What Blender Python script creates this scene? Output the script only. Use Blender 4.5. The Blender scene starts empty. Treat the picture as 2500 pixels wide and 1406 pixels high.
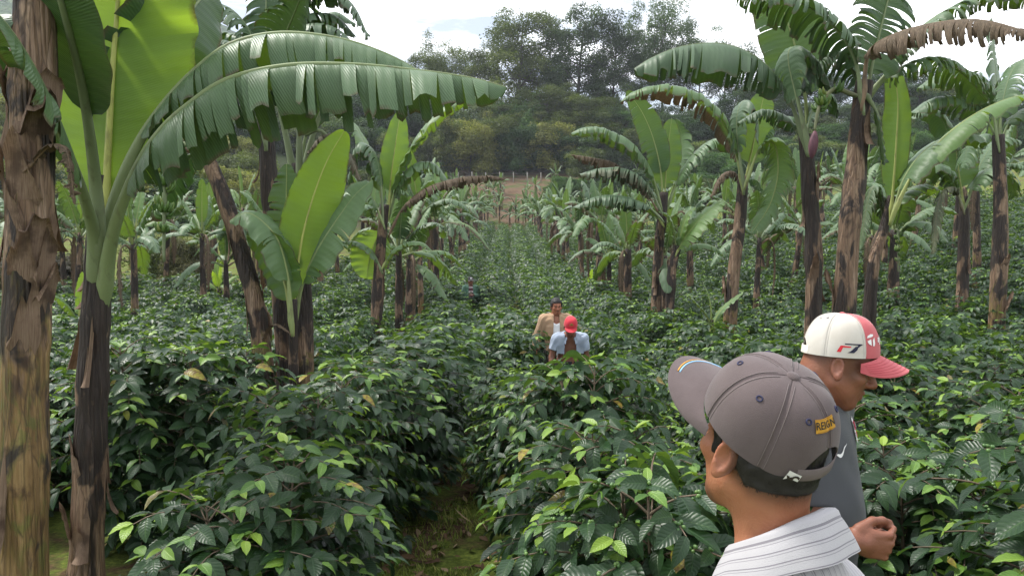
import bpy, math, random
import numpy as np
from mathutils import Vector, Matrix
rad = math.radians
SC = bpy.context.scene
COL = SC.collection

# ------------------------------------------------------------------ camera
CAM_Z, PITCH, YAW, LENS = 2.1, rad(3.144), rad(0.92), 27.0
FPX = 2500 * LENS / 36.0
cam = bpy.data.objects.new('camera', bpy.data.cameras.new('camera'))
COL.objects.link(cam)
cam.location = (0, 0, CAM_Z)
cam.rotation_euler = (math.pi / 2 - PITCH, 0, -YAW)
cam.data.lens = LENS; cam.data.sensor_width = 36.0
cam.data.clip_start = 0.05; cam.data.clip_end = 6000
SC.camera = cam
CF = np.array([math.sin(YAW) * math.cos(PITCH), math.cos(YAW) * math.cos(PITCH), -math.sin(PITCH)])
CR = np.array([math.cos(YAW), -math.sin(YAW), 0.0])
CU = np.cross(CR, CF)
def P(px, py, d):
    """World point at a place of the photograph (2500 x 1406) and a depth in metres."""
    return np.array([0, 0, CAM_Z]) + d * (CF + CR * ((px - 1250) / FPX) + CU * ((703 - py) / FPX))

# ------------------------------------------------------------------ light: high thin cloud, veiled sun
SUN_EL, SUN_AZ = 58.0, -62.0          # azimuth from +Y towards +X
world = bpy.data.worlds.new("World"); SC.world = world; world.use_nodes = True
wn, wl = world.node_tree.nodes, world.node_tree.links
bg = wn['Background']; bg.inputs['Strength'].default_value = 0.1
sky = wn.new('ShaderNodeTexSky'); sky.sky_type = 'NISHITA'; sky.sun_disc = False
sky.sun_elevation = rad(SUN_EL); sky.sun_rotation = rad(SUN_AZ)
sky.air_density = 1.0; sky.dust_density = 2.0; sky.ozone_density = 1.0
tc = wn.new('ShaderNodeTexCoord'); mp = wn.new('ShaderNodeMapping')
mp.inputs['Scale'].default_value = (1.3, 1.3, 5.5); mp.inputs['Location'].default_value = (0.32, 0.1, 0.2)
nz = wn.new('ShaderNodeTexNoise'); nz.inputs['Scale'].default_value = 2.2; nz.inputs['Detail'].default_value = 7
nz.inputs['Roughness'].default_value = 0.55
cr = wn.new('ShaderNodeValToRGB')
cr.color_ramp.elements[0].position = 0.44; cr.color_ramp.elements[0].color = (0.16, 0.16, 0.16, 1)
cr.color_ramp.elements[1].position = 0.57; cr.color_ramp.elements[1].color = (1, 1, 1, 1)
mx = wn.new('ShaderNodeMix'); mx.data_type = 'RGBA'
mx.inputs['B'].default_value = (18.5, 18.8, 19.4, 1)
wl.new(tc.outputs['Generated'], mp.inputs['Vector']); wl.new(mp.outputs['Vector'], nz.inputs['Vector'])
wl.new(nz.outputs['Fac'], cr.inputs['Fac']); wl.new(cr.outputs['Color'], mx.inputs['Factor'])
wl.new(sky.outputs['Color'], mx.inputs['A']); wl.new(mx.outputs['Result'], bg.inputs['Color'])
sd = bpy.data.lights.new('sun', 'SUN'); sd.energy = 3.6; sd.angle = rad(10); sd.color = (1.0, 0.965, 0.9)
sun = bpy.data.objects.new('sun', sd); COL.objects.link(sun)
_sv = Vector((math.sin(rad(SUN_AZ)) * math.cos(rad(SUN_EL)), math.cos(rad(SUN_AZ)) * math.cos(rad(SUN_EL)), math.sin(rad(SUN_EL))))
sun.rotation_euler = _sv.to_track_quat('Z', 'Y').to_euler(); sun.location = _sv * 60

SC.view_settings.view_transform = 'Standard'; SC.view_settings.look = 'None'
SC.view_settings.exposure = 0.5; SC.view_settings.gamma = 1.0
cy = SC.cycles
SC.render.engine = 'CYCLES'
cy.max_bounces = 6; cy.diffuse_bounces = 3; cy.glossy_bounces = 2; cy.transmission_bounces = 4
cy.volume_bounces = 0; cy.transparent_max_bounces = 8; cy.use_denoising = True
cy.sample_clamp_indirect = 6.0

# ------------------------------------------------------------------ helpers
def unit(v):
    v = np.asarray(v, float); n = np.linalg.norm(v, axis=-1, keepdims=True)
    return v / np.maximum(n, 1e-9)
def sstep(a, b, x):
    t = np.clip((np.asarray(x, float) - a) / (b - a), 0, 1); return t * t * (3 - 2 * t)

class G:
    """Collects quad geometry with a uv and up to two point attributes; build() links it as ONE mesh object."""
    def __init__(s): s.V, s.F, s.U, s.A, s.B, s.n = [], [], [], [], [], 0
    def add(s, V, F, U=None, a=0.0, b=0.0):
        V = np.asarray(V, float).reshape(-1, 3); n = len(V)
        s.V.append(V); s.F.append(np.asarray(F, np.int64).reshape(-1, 4) + s.n)
        s.U.append(np.zeros((n, 2)) if U is None else np.asarray(U, float).reshape(-1, 2))
        s.A.append(np.broadcast_to(np.asarray(a, float), (n,)) if np.ndim(a) < 2 else np.ravel(a))
        s.B.append(np.broadcast_to(np.asarray(b, float), (n,)) if np.ndim(b) < 2 else np.ravel(b))
        s.n += n; return s
    def grid(s, Pt, wrap=False, uv=None, a=0.0, b=0.0, flip=False):
        Pt = np.asarray(Pt, float); n, m = Pt.shape[:2]
        i, j = np.meshgrid(np.arange(n - 1), np.arange(m if wrap else m - 1), indexing='ij')
        j2 = (j + 1) % m
        F = np.stack([i * m + j, (i + 1) * m + j, (i + 1) * m + j2, i * m + j2], -1).reshape(-1, 4)
        if flip: F = F[:, ::-1]
        if uv is None:
            uu, vv = np.meshgrid(np.linspace(0, 1, n), np.linspace(0, 1, m), indexing='ij'); uv = np.stack([uu, vv], -1)
        if np.ndim(a): a = np.broadcast_to(a, (n, m)).ravel()
        if np.ndim(b): b = np.broadcast_to(b, (n, m)).ravel()
        return s.add(Pt.reshape(-1, 3), F, uv, a, b)
    def tube(s, pts, r, k=8, a=0.0, b=0.0, cap=True, sq=1.0):
        pts = np.asarray(pts, float); n = len(pts); r = np.broadcast_to(np.asarray(r, float), (n,))
        T, N, B = frames(pts)
        th = np.linspace(0, 2 * np.pi, k, endpoint=False)
        ring = N[:, None] * np.cos(th)[None, :, None] * sq + B[:, None] * np.sin(th)[None, :, None]
        Pt = pts[:, None] + ring * r[:, None, None]
        if cap:
            Pt = np.concatenate([pts[:1, None] + ring[:1] * 1e-4, Pt, pts[-1:, None] + ring[-1:] * 1e-4])
            if np.ndim(a): a = np.concatenate([a[:1], a, a[-1:]])
            if np.ndim(b): b = np.concatenate([b[:1], b, b[-1:]])
        if np.ndim(a): a = np.asarray(a)[:, None]
        if np.ndim(b): b = np.asarray(b)[:, None]
        return s.grid(Pt, wrap=True, a=a, b=b, flip=True)
    def mesh(s, name, mat, smooth=True):
        me = bpy.data.meshes.new(name)
        V, F = np.concatenate(s.V), np.concatenate(s.F)
        me.vertices.add(len(V)); me.vertices.foreach_set('co', V.astype(np.float32).ravel())
        me.loops.add(F.size); me.loops.foreach_set('vertex_index', F.astype(np.int32).ravel())
        me.polygons.add(len(F))
        me.polygons.foreach_set('loop_start', np.arange(0, F.size, 4, dtype=np.int32))
        me.polygons.foreach_set('use_smooth', np.full(len(F), smooth))
        uvl = me.uv_layers.new(name='UVMap')
        uvl.data.foreach_set('uv', np.concatenate(s.U)[F.ravel()].astype(np.float32).ravel())
        for nm, arr in (('tint', s.A), ('dry', s.B)):
            at = me.attributes.new(nm, 'FLOAT', 'POINT'); at.data.foreach_set('value', np.concatenate(arr).astype(np.float32))
        me.update(calc_edges=True)
        me.materials.append(mat)
        return me
    def build(s, name, mat, parent=None, origin=None, smooth=True):
        if origin is None: origin = ORG.get(parent.name, (0, 0, 0)) if parent is not None else (0, 0, 0)
        o = np.asarray(origin, float)
        s.V = [v - o for v in s.V]
        ob = bpy.data.objects.new(name, s.mesh(name, mat, smooth)); COL.objects.link(ob)
        if parent is not None: ob.parent = parent; ORG[ob.name] = tuple(o)
        else: ob.location = o
        return ob
ORG = {}
def frames(pts, n0=None):
    """Parallel-transported frames along a polyline."""
    pts = np.asarray(pts, float); T = unit(np.gradient(pts, axis=0))
    if n0 is None: n0 = np.array([0, 1, 0]) if abs(T[0][1]) < 0.9 else np.array([1, 0, 0])
    N = np.zeros_like(T); v = np.asarray(n0, float)
    for i in range(len(T)):
        v = v - T[i] * np.dot(v, T[i]); v = v / max(np.linalg.norm(v), 1e-9); N[i] = v
    return T, N, np.cross(T, N)
def spline(pts, n):
    """Catmull-Rom through pts, resampled to n points evenly by length."""
    p = np.asarray(pts, float); p = np.concatenate([[2 * p[0] - p[1]], p, [2 * p[-1] - p[-2]]])
    out = []
    for i in range(1, len(p) - 2):
        t = np.linspace(0, 1, 12, endpoint=False)[:, None]
        a, b, c, d = p[i - 1], p[i], p[i + 1], p[i + 2]
        out.append(0.5 * (2 * b + (c - a) * t + (2 * a - 5 * b + 4 * c - d) * t ** 2 + (3 * b - a - 3 * c + d) * t ** 3))
    q = np.concatenate(out + [p[-2:-1]])
    L = np.concatenate([[0], np.cumsum(np.linalg.norm(np.diff(q, axis=0), axis=1))])
    s = np.linspace(0, L[-1], n)
    return np.stack([np.interp(s, L, q[:, k]) for k in range(3)], -1)
def empty(name, loc, label, cat, group=None):
    o = bpy.data.objects.new(name, None); COL.objects.link(o); o.location = loc; o.empty_display_size = 0.1
    ORG[o.name] = tuple(loc); o['label'] = label; o['category'] = cat
    if group: o['group'] = group
    return o
def tag(o, label=None, cat=None, group=None, kind=None):
    for k, v in (('label', label), ('category', cat), ('group', group), ('kind', kind)):
        if v: o[k] = v
    return o
def copy_tree(o, loc, rz=0.0, sc=(1, 1, 1)):
    r = o.copy(); COL.objects.link(r); r.location = loc; r.rotation_euler = (0, 0, rz); r.scale = sc
    for ch in o.children:
        c = ch.copy(); COL.objects.link(c); c.parent = r
        for g in ch.children:
            d = g.copy(); COL.objects.link(d); d.parent = c
    return r

# ------------------------------------------------------------------ material node helper
class N:
    def __init__(s, name):
        s.m = bpy.data.materials.new(name); s.m.use_nodes = True
        s.t = s.m.node_tree; s.n = s.t.nodes; s.l = s.t.links
        s.b = s.n['Principled BSDF']; s.out = s.n['Material Output']
    def new(s, typ, props=None, **ins):
        nd = s.n.new('ShaderNode' + typ)
        for k, v in (props or {}).items(): setattr(nd, k, v)
        for k, v in ins.items(): s.set(nd, k.replace('_', ' '), v)
        return nd
    def set(s, nd, k, v):
        i = nd.inputs[int(k)] if isinstance(k, str) and k.isdigit() else nd.inputs[k]
        if isinstance(v, bpy.types.NodeSocket): s.l.new(v, i)
        elif isinstance(v, (tuple, list)) and len(v) == 3 and i.type == 'RGBA': i.default_value = (*v, 1)
        else: i.default_value = v
    def attr(s, name): return s.new('Attribute', {'attribute_name': name}).outputs['Fac']
    def uv(s): return s.new('UVMap').outputs['UV']
    def obj(s): return s.new('TexCoord').outputs['Object']
    def pos(s): return s.new('NewGeometry').outputs['Position']
    def map(s, vec, sc): return s.new('Mapping', Vector=vec, Scale=sc).outputs['Vector']
    def noise(s, vec=None, scale=5, detail=4, rough=0.55, dist=0.0):
        nd = s.new('TexNoise', Scale=scale, Detail=detail, Roughness=rough, Distortion=dist)
        if vec is not None: s.l.new(vec, nd.inputs['Vector'])
        return nd.outputs['Fac']
    def ramp(s, fac, stops):
        nd = s.new('ValToRGB'); r = nd.color_ramp
        while len(r.elements) < len(stops): r.elements.new(0.5)
        for e, (p, c) in zip(r.elements, stops): e.position = p; e.color = (*c, 1) if len(c) == 3 else (c[0], c[0], c[0], 1)
        s.l.new(fac, nd.inputs['Fac']); return nd.outputs['Color']
    def mix(s, f, a, b, mode='MIX'):
        nd = s.new('Mix', {'data_type': 'RGBA', 'blend_type': mode})
        for k, v in ((0, f), (6, a), (7, b)):
            i = nd.inputs[k]
            if isinstance(v, bpy.types.NodeSocket): s.l.new(v, i)
            else: i.default_value = (*v, 1) if isinstance(v, (tuple, list)) else v
        return nd.outputs[2]
    def math(s, op, a, b=0.0, c=None, clamp=False):
        nd = s.new('Math', {'operation': op, 'use_clamp': clamp})
        for i, v in enumerate((a, b) if c is None else (a, b, c)):
            if isinstance(v, bpy.types.NodeSocket): s.l.new(v, nd.inputs[i])
            else: nd.inputs[i].default_value = v
        return nd.outputs[0]
    def sep(s, vec): return s.new('SeparateXYZ', Vector=vec).outputs
    def bump(s, h, strength=0.3, dist=0.01):
        nd = s.new('Bump', Strength=strength, Distance=dist, Height=h)
        s.l.new(nd.outputs['Normal'], s.b.inputs['Normal']); return nd.outputs['Normal']
    def surf(s, col=None, rough=0.6, spec=0.4):
        for k, v in (('Base Color', col), ('Roughness', rough), ('Specular IOR Level', spec)):
            if v is not None: s.set(s.b, k, v)
        return s.m
    def translucent(s, col, f, normal=None):
        tr = s.new('BsdfTranslucent', Color=col)
        if normal is not None: s.l.new(normal, tr.inputs['Normal'])
        mxs = s.new('MixShader'); s.set(mxs, 0, f) if False else None
        if isinstance(f, bpy.types.NodeSocket): s.l.new(f, mxs.inputs[0])
        else: mxs.inputs[0].default_value = f
        s.l.new(s.b.outputs[0], mxs.inputs[1]); s.l.new(tr.outputs[0], mxs.inputs[2])
        s.l.new(mxs.outputs[0], s.out.inputs['Surface'])
# ------------------------------------------------------------------ terrain
_TY = [-8, 0.5, 1.2, 2.3, 4, 11, 18, 30, 45, 60, 82, 95, 108, 118, 140, 180, 240, 340]
_TZ = [0.55, 0.35, 0.2, 0.12, 0.0, -0.5, -0.62, -0.25, 0.6, 1.5, 3.2, 6.3, 10.2, 12.8, 17.5, 24, 30, 33]
def terrain(x, y):
    x, y = np.asarray(x, float), np.asarray(y, float)
    z = np.interp(y, _TY, _TZ)
    for o in (-1.5, 1.5): z = z + np.interp(y + o, _TY, _TZ)
    z = z / 3
    z = z + 0.17 * np.clip(x - 7, 0, 60) * sstep(4, 20, y) * (1 - 0.6 * sstep(70, 130, y))
    z = z + 0.05 * np.clip(-x - 12, 0, 60) * sstep(24, 60, y) + 0.22 * np.clip(-x - 24, 0, 90) * sstep(60, 110, y)
    z = z + 0.05 * np.sin(x * 1.3 + y * 0.4) * np.sin(y * 0.9 - x * 0.3) * sstep(2, 6, y)
    return z
def T1(x, y): return float(terrain(x, y))

def m_ground():
    n = N('soil_and_moss'); p = n.pos()
    big = n.noise(p, 0.35, 5); mid = n.noise(p, 2.2, 6, 0.6); fine = n.noise(p, 22, 6, 0.7)
    grass = n.ramp(fine, [(0.3, (0.03, 0.042, 0.01)), (0.55, (0.11, 0.145, 0.025)), (0.75, (0.22, 0.22, 0.05))])
    soil = n.ramp(fine, [(0.3, (0.035, 0.02, 0.012)), (0.6, (0.115, 0.068, 0.04)), (0.8, (0.2, 0.14, 0.085))])
    f = n.ramp(mid, [(0.50, (0,)), (0.62, (1,))])
    near = n.mix(f, grass, soil)
    y = n.sep(p)[1]
    # bare reddish terrace far up the slope, grass beyond
    red0 = n.ramp(n.noise(p, 0.5, 6, 0.65), [(0.3, (0.075, 0.048, 0.03)), (0.5, (0.12, 0.078, 0.05)), (0.58, (0.06, 0.075, 0.025))])
    sx = n.math('ABSOLUTE', n.math('SUBTRACT', n.sep(p)[0], 1.0)); ring = n.math('ADD', sx, n.math('MULTIPLY', n.noise(p, .12, 4), 14.0))
    red = n.mix(n.ramp(n.math('MULTIPLY', ring, .02), [(.38, (0,)), (.52, (1,))]), red0, n.ramp(fine, [(.3, (.012, .02, .007)), (.6, (.03, .045, .014)), (.8, (.06, .065, .025))]))
    far = n.math('MULTIPLY', n.ramp(n.math('MULTIPLY', y, 0.01), [(0.80, (0,)), (0.86, (1,))]), 1.0)
    c = n.mix(far, near, red)
    n.bump(n.math('ADD', fine, n.math('MULTIPLY', mid, 2.0)), 0.6, 0.03)
    return n.surf(c, 0.95, 0.15)

def build_ground():
    def axis(a, b, lo, hi, fine, n):
        return np.unique(np.concatenate([np.linspace(lo, a, n), np.arange(a, b, fine), np.linspace(b, hi, n)]))
    xs = axis(-6, 8, -900, 900, 0.25, 60); ys = axis(-4, 14, -300, 1500, 0.25, 110)
    # denser ring out to the woods
    xs = np.unique(np.concatenate([xs, np.arange(-90, 110, 2.0)])); ys = np.unique(np.concatenate([ys, np.arange(14, 240, 1.5)]))
    X, Y = np.meshgrid(xs, ys, indexing='ij')
    g = G(); g.grid(np.stack([X, Y, terrain(X, Y)], -1))
    return tag(g.build('ground', m_ground()), kind='structure')

# ------------------------------------------------------------------ coffee
def m_coffee_leaf():
    n = N('coffee_leaf'); uv = n.sep(n.uv()); u, v = uv[0], uv[1]; t = n.attr('tint')
    av = n.math('ABSOLUTE', n.math('SUBTRACT', v, 0.5))
    ph = n.math('SUBTRACT', u, n.math('MULTIPLY', av, 0.42))
    w = n.math('ABSOLUTE', n.math('SINE', n.math('MULTIPLY', ph, 27.0)))        # quilting between side veins
    vein = n.math('SUBTRACT', 1.0, n.math('MULTIPLY', w, 5.0), clamp=True)
    mid = n.math('SUBTRACT', 1.0, n.math('MULTIPLY', av, 24.0), clamp=True)
    vm = n.math('MAXIMUM', n.math('MULTIPLY', vein, 0.55), mid)
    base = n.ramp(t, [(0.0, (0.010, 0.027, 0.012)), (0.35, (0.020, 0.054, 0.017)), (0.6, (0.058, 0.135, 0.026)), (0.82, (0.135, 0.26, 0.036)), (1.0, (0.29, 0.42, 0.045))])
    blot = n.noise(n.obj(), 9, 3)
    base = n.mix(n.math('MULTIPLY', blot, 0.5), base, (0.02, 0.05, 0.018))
    vein_col = n.ramp(t, [(0.0, (0.05, 0.10, 0.045)), (0.5, (0.13, 0.24, 0.06)), (1.0, (0.36, 0.5, 0.10))])  # paler green of the veins and midrib, by leaf age
    c = n.mix(n.math('MULTIPLY', vm, n.math('ADD', .38, n.math('MULTIPLY', t, .4))), base, vein_col)
    age = n.attr('dry'); c = n.mix(age, c, n.ramp(n.noise(n.obj(), 40, 4), [(.4, (.30, .26, .035)), (.6, (.16, .09, .03))]))
    back = n.new('NewGeometry').outputs['Backfacing']
    c = n.mix(n.math('MULTIPLY', back, 0.55), c, (0.075, 0.125, 0.055))
    h = n.math('SUBTRACT', w, n.math('MULTIPLY', mid, 1.2))
    nb = n.bump(h, 0.28, 0.004)
    n.surf(c, n.math('ADD', 0.37, n.math('MULTIPLY', back, 0.3)), 0.33)
    tc_ = n.mix(t, (0.035, 0.10, 0.015), (0.40, 0.62, 0.05))
    n.translucent(tc_, 0.22)
    return n.m
def m_bark(name, a, b, scale=14):
    n = N(name); p = n.obj()
    f = n.noise(n.map(p, (1, 1, 0.15)), scale, 6, 0.65)
    n.bump(f, 0.5, 0.01)
    return n.surf(n.ramp(f, [(0.3, a), (0.7, b)]), 0.9, 0.15)

def coffee_leaves(g, pos, ax, nr, L, W, droop, tint, rng, nl, nw):
    """Append leaves (axis ax, upper side nr) with a trough along the midrib, wavy margins and a drawn-out tip."""
    M = len(pos); ax = unit(ax); sd = unit(np.cross(nr, ax)); nr = np.cross(ax, sd)
    t = np.linspace(0, 1, nl); v = np.linspace(-1, 1, nw)
    prof = np.clip(np.sin(np.pi * t ** 0.86), 0, None) ** 0.72 * (1 - 0.28 * sstep(0.72, 1, t)); prof[0] = 0.03; prof[-1] = 0.0
    ph = rng.uniform(0, 6.28, M)
    y = v[None, None] * (prof[None, :, None] * W[:, None, None] / 2)
    wav = np.sin(2 * np.pi * 4.5 * t[None, :, None] + ph[:, None, None] + np.where(v > 0, 0, 2.0)[None, None]) * np.abs(v)[None, None] ** 2
    z = 0.33 * np.abs(y) + wav * (L[:, None, None] * 0.022 * prof[None, :, None]) - droop[:, None, None] * (t ** 2)[None, :, None] * L[:, None, None]
    x = (t - 0.25 * np.minimum(droop[:, None], 1) * t ** 2)[:, :, None] * L[:, None, None] + 0 * y
    V = pos[:, None, None] + x[..., None] * ax[:, None, None] + y[..., None] * sd[:, None, None] + z[..., None] * nr[:, None, None]
    i, j = np.meshgrid(np.arange(nl - 1), np.arange(nw - 1), indexing='ij')
    F = np.stack([i * nw + j, (i + 1) * nw + j, (i + 1) * nw + j + 1, i * nw + j + 1], -1).reshape(-1, 4)
    F = (np.arange(M)[:, None, None] * (nl * nw) + F[None]).reshape(-1, 4)
    uu, vv = np.meshgrid(t, v * 0.5 + 0.5, indexing='ij')
    U = np.broadcast_to(np.stack([uu, vv], -1)[None], (M, nl, nw, 2))
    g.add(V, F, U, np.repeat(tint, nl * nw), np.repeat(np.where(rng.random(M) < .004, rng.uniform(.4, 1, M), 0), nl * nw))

def coffee_bush(seed, H=1.4, R=0.66, stems=3, leaf=0.125, step=0.058, node=.050, nl=9, nw=5, berries=False, wood=True, keep=1.0, flush=1.0):
    """A multi-stemmed coffee bush: upright stems, opposite arching branches, paired drooping leaves, pale flush at the tips."""
    rng = np.random.default_rng(seed)
    P_, A_, N_, L_, T_, D_ = [], [], [], [], [], []
    gw, gb = G(), G()
    for sN in range(stems):
        az = 2 * np.pi * sN / stems + rng.uniform(-.5, .5)
        lean = rng.uniform(0.16, 0.30) if stems > 1 else 0.03
        h = H * rng.uniform(0.86, 1.02)
        top = np.array([math.cos(az) * lean, math.sin(az) * lean, h])
        base = np.array([math.cos(az) * 0.05, math.sin(az) * 0.05, 0.0])
        if wood: gw.tube(spline([base, base * 1.6 + [0, 0, h * .35], top * [.85, .85, .75], top], 9), np.linspace(0.018, 0.004, 9), 5)
        nn = int(h / node)
        for k in range(2, nn):
            hz = k / nn
            c = base + (top - base) * hz + np.array([0, 0, 0])
            b0 = rng.uniform(0, 6.28) if k == 2 else b0 + np.pi / 2 + rng.uniform(-.35, .35)
            env = math.sqrt(max(0.02, 1 - ((hz - 0.42) / 0.60) ** 2)) if hz > 0.42 else 0.62 + 0.38 * hz / 0.42
            for sgn in (0, np.pi):
                Lb = (R - lean * 0.6) * env * rng.uniform(0.72, 1.18)
                if Lb < 0.05: continue
                a = b0 + sgn + rng.uniform(-.25, .25)
                if rng.random() > keep: continue
                out = np.array([math.cos(a), math.sin(a), 0])
                m = max(3, int(Lb / step) + 1); q = np.linspace(0, 1, m)
                up = 0.34 + 0.75 * hz ** 3
                pts = c + out * (q * Lb)[:, None] + np.array([0, 0, 1.0]) * ((up * q - (up * 0.55 + 0.30 * Lb) * q ** 2) * Lb)[:, None]
                if wood and Lb > 0.12: gw.tube(pts, np.linspace(0.005, 0.0022, m), 4, cap=False)
                tg = unit(np.gradient(pts, axis=0)); side = unit(np.cross([0, 0, 1.0], tg))
                for i in range(m):
                    if q[i] < 0.28 and Lb > 0.2: continue
                    young = q[i] > 0.84 and rng.random() < (0.18 + 0.62 * hz) * flush
                    for sg in (-1, 1):
                        if rng.random() < 0.06: continue
                        P_.append(pts[i] + rng.normal(0, .004, 3))
                        fl = rng.uniform(.35, .75) if i < m - 1 else 1.1
                        A_.append(tg[i] * fl + side[i] * sg * rng.uniform(.6, 1.0) + np.array([0, 0, rng.uniform(-.50, .32) if not young else rng.uniform(-.1, .4)]))
                        N_.append(np.array([0, 0, 1.0]) + out * rng.uniform(0.05, .7) + rng.normal(0, .22, 3))
                        L_.append(leaf * (rng.uniform(.75, 1.2) if not young else rng.uniform(.5, .85)))
                        D_.append(rng.uniform(.1, .55))
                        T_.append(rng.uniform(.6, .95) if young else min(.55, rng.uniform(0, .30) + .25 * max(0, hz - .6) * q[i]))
                    if berries and 0.25 < q[i] < 0.85 and rng.random() < .75:
                        for b in range(rng.integers(4, 9)):
                            aa = rng.uniform(0, 6.28); rr = rng.uniform(.0055, .0075)
                            cpt = pts[i] + (side[i] * math.cos(aa) + np.array([0, 0, 1]) * math.sin(aa)) * .011 + tg[i] * rng.uniform(-.012, .012)
                            zz = np.array([-.9, -.55, 0, .55, .9]) * rr
                            gb.tube(cpt + zz[:, None] * tg[i], rr * np.array([.45, .85, 1, .85, .45]), 6, a=rng.uniform(0, 1))
        for r_ in range(4):       # flush at the tip of the stem
            a = rng.uniform(0, 6.28); P_.append(top); A_.append(np.array([math.cos(a), math.sin(a), rng.uniform(.3, 1.1)]))
            N_.append(np.array([-math.cos(a) * .5, -math.sin(a) * .5, 1.0])); L_.append(leaf * rng.uniform(.45, .85)); D_.append(.25); T_.append(rng.uniform(.65, 1.0))
    P_, A_, N_, L_, T_, D_ = map(np.array, (P_, A_, N_, L_, T_, D_))
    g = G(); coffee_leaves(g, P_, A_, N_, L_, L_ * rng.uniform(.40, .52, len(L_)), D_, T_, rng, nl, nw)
    return g, gw, gb

MAT = {}
def coffee_field():
    MAT['cleaf'] = m_coffee_leaf(); MAT['cwood'] = m_bark('coffee_wood', (0.07, 0.05, 0.035), (0.19, 0.15, 0.11))
    n = N('coffee_cherry'); n.surf(n.ramp(n.attr('tint'), [(0, (0.05, 0.12, 0.03)), (1, (0.14, 0.24, 0.06))]), 0.35, 0.5); MAT['cherry'] = n.m
    rng = np.random.default_rng(11)
    protos = {'near': [], 'mid': [], 'far': []}
    for k in range(4): protos['near'].append([x.mesh(nm, MAT[mt]) if x.n else None for x, nm, mt in zip(coffee_bush(100 + k, 1.40, .66, 4, .132, .052, .050, 9, 5, berries=(k > 1)), ('foliage', 'branches', 'cherries'), ('cleaf', 'cwood', 'cherry'))])
    for k in range(4): protos['mid'].append([coffee_bush(200 + k, 1.38, .70, 3, .135, .06, node=.055, nl=5, nw=3, wood=False, flush=.7)[0].mesh('foliage', MAT['cleaf'])])
    for k in range(3): protos['far'].append([coffee_bush(300 + k, 1.36, .72, 3, .165, .09, node=.065, nl=4, nw=3, wood=False, flush=.4)[0].mesh('foliage', MAT['cleaf'])])
    rows = [-1.1 + 1.45 * k for k in range(-9, 20)]
    spots = []
    for X in rows:
        r = round((X + 1.1) / 1.45)
        y = {-1: 5.5, 0: 3.1, 1: 2.35, 2: 2.1, 3: 1.6}.get(r, 3.4 if r < -1 else 2.2) + (rng.uniform(0, .4) if r not in (0, 1, 2) else 0)
        yend = 83 if X > -9 else 30
        if X < -7: yend = 31 + rng.uniform(-2, 2)
        if X > 12: yend = 60
        while y < yend:
            x = X + rng.uniform(-.09, .09) - .5 * sstep(7, 25, y) + .5 * sstep(40, 80, y)
            if abs(x / max(y, .1) - 0.016) < 0.80 + 1.2 / y:
                spots.append((r, x, y, rng.uniform(.88, 1.1)))
            y += 1.13 + rng.uniform(-.10, .12)
    people = [(1.0, 10.5), (.95, 9.6), (.98, 11.9), (-.92, 23.5), (-.92, 22.6), (-.88, 21.8), (-.84, 20.9), (1.06, 2.35), (.42, 1.25)]
    spots = [s for s in spots if all((s[1] - a) ** 2 + (s[2] - b) ** 2 > .40 for a, b in people)]
    trunks = [tuple(b) for b in TRUNKS]
    spots = [s for s in spots if all((s[1] - a) ** 2 + (s[2] - b) ** 2 > .09 for a, b in trunks)]
    spots.sort(key=lambda s: s[1] ** 2 * .6 + s[2] ** 2)
    ordw = ['first', 'second', 'third', 'fourth', 'fifth', 'sixth', 'seventh', 'eighth']
    seen = {}
    rowname = {-2: 'the row behind the two big left trunks', -1: 'the row of the leaning banana trunk', 0: 'the row left of the grassy path',
               1: 'the row right of the grassy path', 2: 'the row right of the red-capped man',
               3: 'the second row right of the red-capped man'}
    far = []
    for i, (r, x, y, s) in enumerate(spots):
        if i >= 300: far.append((x, y, s)); continue
        kind = 'near' if y < 7.5 else ('mid' if y < 24 else 'far')
        ms = protos[kind][int(rng.integers(len(protos[kind])))]
        if kind == 'near' and (r >= 2): ms = protos['near'][2 + int(rng.integers(2))]
        k = seen[r] = seen.get(r, -1) + 1
        rz, sc = rng.uniform(0, 6.28), s
        if r in rowname and k < 8:
            lab = f'{ordw[k]} coffee bush from the front in {rowname[r]}'
        elif r in rowname:
            lab = f'coffee bush further back in {rowname[r]}'
        elif r < -2: lab = 'dark green coffee bush in the plot left of the leaning banana trunk'
        elif x < 9 and y < 12: lab = 'glossy coffee bush right of the man in the red and white cap'
        elif x < 9: lab = 'coffee bush among the tall banana trunks behind the two men in front'
        else: lab = 'coffee bush on the slope rising at the right edge of the plantation'
        xs_ = .92 if (r in (0, 1) and 3.6 < y < 6) else 1.0
        if k == 0 and r == 0: sc = .90
        if r == 1 and y < 4.8: x += .13; xs_ = .88
        if r == 0 and 3.5 < y < 5.6: x -= .08; xs_ = .94
        if r == 2 and 6.3 < y < 10.6: sc *= .80; x += .16
        if r == 1 and 6.3 < y < 10.6: sc *= .76; x -= .14
        if r in (-1, 0, 1) and 17.5 < y < 23: sc *= .80
        if r in (0, 1) and y > 6 and not (r == 1 and y < 10.6): xs_ = 1.18; x += rng.uniform(-.1, .1) + (.10 if r == 0 else -.08)
        o = empty('coffee_bush', (x, y, T1(x, y) - .02), lab, 'coffee bush', 'coffee bushes planted in rows')
        o.rotation_euler = (0, 0, rz); o.scale = (sc * xs_, sc * xs_, sc * rng.uniform(.94, 1.06))
        for m_, nm in zip(ms, ('foliage', 'branches', 'cherries')):
            if m_ is None: continue
            c = bpy.data.objects.new(nm, m_); COL.objects.link(c); c.parent = o
    # the rest of the plantation, one mass
    fr = [coffee_bush(400 + k, 1.36, .74, 3, .20, .14, node=.07, nl=3, nw=3, wood=False, keep=.9, flush=.3)[0] for k in range(4)]
    fr = [(np.concatenate(f.V), np.concatenate(f.F), np.concatenate(f.U), np.concatenate(f.A)) for f in fr]
    g = G()
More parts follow.
